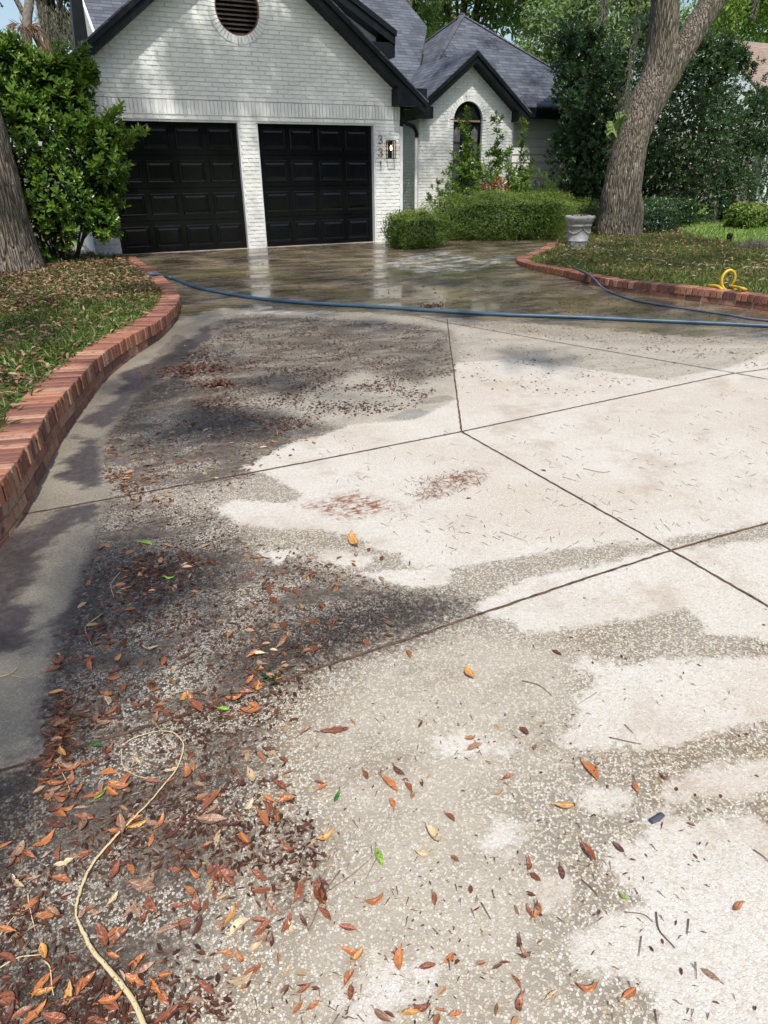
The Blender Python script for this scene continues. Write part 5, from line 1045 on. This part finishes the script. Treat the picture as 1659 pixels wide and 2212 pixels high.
# the rest: small leaves, fragments, needles and grit as one litter mass
def cloud(poly, n, sig=0):
    P = np.array(poly, float); x0, y0 = P.min(0); x1, y1 = P.max(0); Q = np.stack([rng.uniform(x0, x1, n*3), rng.uniform(y0, y1, n*3)], 1); Q = Q[inpoly(Q[:, 0], Q[:, 1], P)][:n]
    G = np.array([g(a, b) for a, b in Q])
    cl = np.sin(G[:, 0]*9+1.7*np.sin(G[:, 1]*6))+np.sin(G[:, 1]*13+1.3*np.sin(G[:, 0]*7)); keep = rng.random(len(G)) < np.clip(.5+.4*cl, .08, 1); return G[keep]
G = [np.array([i[0] for i in small])]; Ls = [np.array([i[2] for i in small])]; Rr_ = [.35+.65*rng.random(len(small))]
def addc(poly, n, l0, l1, r0, r1):
    q = cloud(poly, n); q = np.array([p for p in q if not onwall(p)]); G.append(q); Ls.append(rng.uniform(l0, l1, len(q))); Rr_.append(rng.uniform(r0, r1, len(q)))
MAINL = [(0,1850),(110,1500),(180,1180),(240,950),(480,860),(720,930),(560,1010),(480,1110),(620,1180),(900,1290),(700,1450),(600,1600),(700,1850),(640,2010),(480,2212),(0,2212)]
addc(MAINL, 9000, .006, .026, 0, .45); addc([(400,690),(480,672),(960,705),(985,800),(900,880),(620,930),(420,880),(380,810)], 11000, .010, .034, 0, .42)
addc([(980,700),(1250,745),(1659,800),(1659,735),(1250,708),(980,690)], 800, .012, .035, .1, .8); addc([(990,720),(1500,800),(1250,860),(1000,840)], 420, .01, .03, 0, .8)
addc([(380,760),(470,745),(480,800),(400,835)], 300, .02, .045, .2, .7); addc([(330,600),(320,545),(840,530),(1100,570),(1300,620),(1000,660),(450,620)], 900, .02, .05, 0, .5)
addc([(900,650),(960,655),(955,668),(905,666)], 60, .02, .04, .1, .5); addc([(1100,640),(1520,660),(1560,690),(1300,690),(1100,668)], 500, .015, .04, 0, .4)
addc([(640,1180),(1100,1300),(1250,1500),(1330,1900),(1200,2212),(480,2212)], 700, .004, .012, 0, .5); addc([(1000,940),(1659,820),(1659,2212),(1300,2212)], 260, .006, .018, 0, .6)
addc([(230,950),(300,1050),(380,1085),(300,1090),(225,1040)], 300, .015, .04, .1, .8); addc([(130,1480),(160,1560),(140,1700),(100,1790),(90,1700)], 260, .012, .035, 0, .8)
addc([(230,1230),(330,1190),(480,1210),(480,1260),(360,1310),(250,1300)], 420, .012, .035, 0, .45); addc([(820,525),(1000,545),(960,555),(830,548)], 200, .02, .05, 0, .6)
G, Ls, Rr_ = np.vstack(G), np.concatenate(Ls), np.concatenate(Rr_); n = len(G); G[:, 2] += .002+.004*rng.random(n)
o = leaves('leaf_debris', G, np.c_[rng.normal(size=(n, 2)), rng.normal(size=n)*.12], np.c_[rng.normal(size=(n, 2))*.3, np.ones(n)], Ls, Ls*rng.uniform(.2, .5, n), LITTER, None, Rr_, .3, .15); tag(o, 'small leaf fragments and grit washed over the driveway', 'leaf litter', kind='stuff')
# fine twigs and needles (uncountable) and the bigger twigs one by one
TW = simple('dead twig', (.085, .055, .04), (.16, .12, .09), .8, 20, .5, 200)
def twig(P, L, a, r, bend):
    ca, sa = math.cos(a), math.sin(a); return [P+np.array([ca*t*L-sa*bend*L*math.sin(t*3.1), sa*t*L+ca*bend*L*math.sin(t*3.1), .003+.004*math.sin(t*5)]) for t in np.linspace(-.5, .5, 5)]
b = MB()
for poly, n, l0, l1 in (([(690,935),(1000,930),(1659,830),(1659,1100),(1400,1160),(1000,1215),(800,1160),(700,1060)], 260, .02, .07), ([(850,1030),(1050,1010),(1060,1040),(950,1080),(840,1070)], 170, .02, .06), ([(980,700),(1500,760),(1659,800),(1400,830),(1000,850)], 200, .02, .06),
                        ([(640,1180),(1250,1420),(1330,1900),(1200,2212),(480,2212)], 150, .012, .035), ([(400,690),(960,710),(900,880),(420,860)], 260, .02, .06), ([(240,960),(480,900),(480,1080),(260,1080)], 90, .02, .06), ([(100,1500),(160,1480),(200,1700),(100,1800)], 60, .02, .06), ([(1250,1430),(1659,1430),(1659,2212),(1300,2212)], 60, .01, .03)):
    for p in cloud(poly, n*2)[:n]: b.tube(twig(p, random.uniform(l0, l1)*.7, random.uniform(0, 3.14), random.uniform(.0008, .0016), random.uniform(-.15, .15)), random.uniform(.0007, .0014), 4)
tag(b.build('twig_debris', TW), 'fine dead twigs and needles strewn over the pale slabs', 'twig litter', kind='stuff')
def bigtwig(pts, r, lab, m=TW, name='twig', cat='twig', side=None):
    Q = [g(x, y, .005) for x, y in pts]; b = MB(); S_ = spline(Q, 5); b.tube(S_, np.linspace(r, r*.55, len(S_)), 6)
    o = b.build(name, m, None, True); tag(o, lab, cat, 'twigs on the driveway' if name == 'twig' else None); return o
for pts, r, lab in [([(1128,1470),(1165,1480),(1192,1502)], .0016, 'dark curved twig right of the yellow leaf above mid frame'), ([(1316,1592),(1350,1600),(1385,1607)], .0015, 'long dark twig on the lower edge of the middle white patch'),
    ([(1350,1565),(1368,1583)], .0016, 'short slanting twig in the middle white patch'), ([(1418,1970),(1424,2008),(1452,2040),(1458,2048)], .0017, 'long bent dark twig in the big lower white patch'), ([(1350,1970),(1390,1975),(1412,1992)], .0013, 'thin twig on the left rim of the big lower white patch'),
    ([(1386,2022),(1380,2066)], .0013, 'upright thin twig left of the long bent twig'), ([(1488,1985),(1485,2018)], .0016, 'short upright twig right of the long bent twig'), ([(1503,2078),(1505,2115)], .0012, 'thin upright twig in the lower right corner area'),
    ([(1256,1900),(1275,1915),(1292,1935)], .0018, 'dark knobbly twig left of the small green leaf'), ([(1040,1950),(1060,1985)], .0019, 'thick dark stub twig in the middle of the lower slab'), ([(1628,1835),(1650,1850),(1672,1872)], .0016, 'dark twig touching the right frame edge low down'),
    ([(1290,1495),(1250,1520)], .0010, 'faint thin twig crossing the edge of the middle white patch'), ([(620,1730),(595,1760),(640,1790)], .0012, 'thin bent twig under the orange leaves near mid left'), ([(735,1880),(700,1930),(676,1990),(665,2010)], .0020, 'long forked grey twig among the lower middle leaves'),
    ([(700,1930),(760,1890),(808,1848)], .0012, 'thin reddish twig leading up to the green lance leaf'), ([(1005,1112),(1030,1118)], .001, 'short twig near the pile below the joint crossing'), ([(1260,1012),(1300,1020),(1318,1018)], .0016, 'pair of brown twigs lying on the upper right slab'),
    ([(1215,1030),(1250,1040)], .0012, 'small twig left of the brown twigs on the upper right slab'), ([(1080,1148),(1140,1170)], .0011, 'thin twig on the damp band edge'), ([(815,1850),(790,1900)], .0008, 'hair thin twig under the green lance leaf'), ([(1415,2180),(1420,2212)], .0015, 'small forked twig at the bottom edge right')]:
    bigtwig(pts, r, lab)
STALK = NT('dry palm stalk'); p_ = STALK.geo(); cc_ = STALK.mix(STALK.noise(STALK.scl(p_, (1, 1, 1)), 60, 4), (.50, .38, .20), (.62, .52, .32)); cc_ = STALK.mix(STALK.step(STALK.noise(p_, 210, 3), .60, .66), cc_, (.12, .06, .03)); STALK.bsdf(cc_, .6, STALK.bump(STALK.noise(p_, 120, 3), .5, .002)); STALK = STALK.m
pts = [(322,2240),(310,2212),(288,2163),(245,2105),(202,2055),(176,2005),(164,1972),(173,1925),(194,1875),(230,1828),(274,1781),(324,1731),(360,1688),(382,1659),(396,1619),(392,1598),(371,1581),(338,1580),(300,1590),(274,1601)]
S_ = spline([g(x, y, .009) for x, y in pts], 6); rd = np.interp(np.linspace(0, 1, len(S_)), [0, .15, .26, .30, .36, .5, .56, .8, 1], [.0058, .0054, .0042, .0024, .0036, .0034, .0024, .0022, .0014])
b = MB(); S_ = S_+rng.normal(size=S_.shape)*[.0005, .0005, .0003]; b.tube(S_, rd, 8, None, True, .6); st_ = b.build('stalk', STALK, None, True); tag(st_, 'long pale bent palm stalk ending in a loop at lower left', 'stalk')
for pts, r, m, lab in [([(263,1619),(264,1650),(284,1670),(310,1680),(338,1680)], .0016, STALK, 'thin pale curl completing the ring beside the stalk loop'), ([(0,1462),(22,1455),(40,1440)], .002, STALK, 'yellow forked stem on the dirty strip at the left edge'),
    ([(22,1458),(60,1466)], .0013, STALK, 'side prong of the yellow stem at the left edge'), ([(60,1930),(64,1960),(76,2010)], .0018, STALK, 'short olive stem left of the thick stalk'), ([(95,2075),(108,2090),(112,2130),(116,2150)], .0018, STALK, 'pale jointed stem below the small bean leaf at bottom left'),
    ([(0,2090),(40,2068),(80,2063),(100,2060)], .0016, STALK, 'greenish stem entering from the left edge near the bottom'), ([(0,2020),(20,1992),(35,1975)], .0014, STALK, 'pale straw stem at the left edge above the greenish stem'), ([(222,1325),(188,1350),(185,1365),(198,1393)], .0016, STALK, 'zigzag yellow stem in the dark slab below the muck patch'),
    ([(260,1235),(240,1262),(246,1290)], .0014, STALK, 'thin curved stem at the left of the muck patch'), ([(118,1640),(140,1680),(150,1705),(142,1715)], .0016, STALK, 'yellow stem tangled in leaves left of the stalk loop'), ([(674,1726),(700,1722),(740,1708)], .0012, STALK, 'thin yellow stem by the dark green leaf')]:
    bigtwig(pts, r, lab, m, 'stem', 'stem')
# sprig of green clover like leaves and a dark bark chip
c = g(585, 1470); n = 15; o = leaves('green_sprig', np.tile(c+[0, 0, .01], (n, 1))+rng.normal(size=(n, 3))*[.02, .025, .004], np.c_[rng.normal(size=(n, 2)), .1*np.ones(n)], np.tile([0, 0, 1.], (n, 1)), .025, .010, LEAF_D); tag(o, 'small torn green sprig lying by the slanting joint', 'sprig')
b = MB(); q = g(1420, 1768, .008); b.tube([q+[-.022, 0, 0], q, q+[.022, .004, .0]], [.008, .0095, .008], 7, None, True, .6); tag(b.build('bark_chip', simple('wet dark bark', (.04, .04, .06), (.09, .09, .12), .4, 40, .8, 300), None), 'dark furrowed bark chip above the big lower white patch', 'bark chip')
for i, (x, y, lab) in enumerate([(470, 832, 'brown leaf heap on the upper left slab'), (416, 800, 'rusty leaf heap beside the dark puddle strip'), (930, 662, 'small leaf pile caught on the blue hose')]):
    c = g(x, y); n = (90, 260, 90)[i]; sp_ = (.06, .16, .09)[i]; P = c+np.c_[rng.normal(size=(n, 2))*[sp_, sp_*.6], np.abs(rng.normal(size=n))*.012]; P[:, 2] += .006
    o = leaves('leaf_pile', P, np.c_[rng.normal(size=(n, 2)), rng.normal(size=n)*.3], rdir(n)*.4+[0, 0, 1], .045, .016, LITTER, None, rng.random(n)*.65); tag(o, lab, 'leaf pile', kind='stuff')
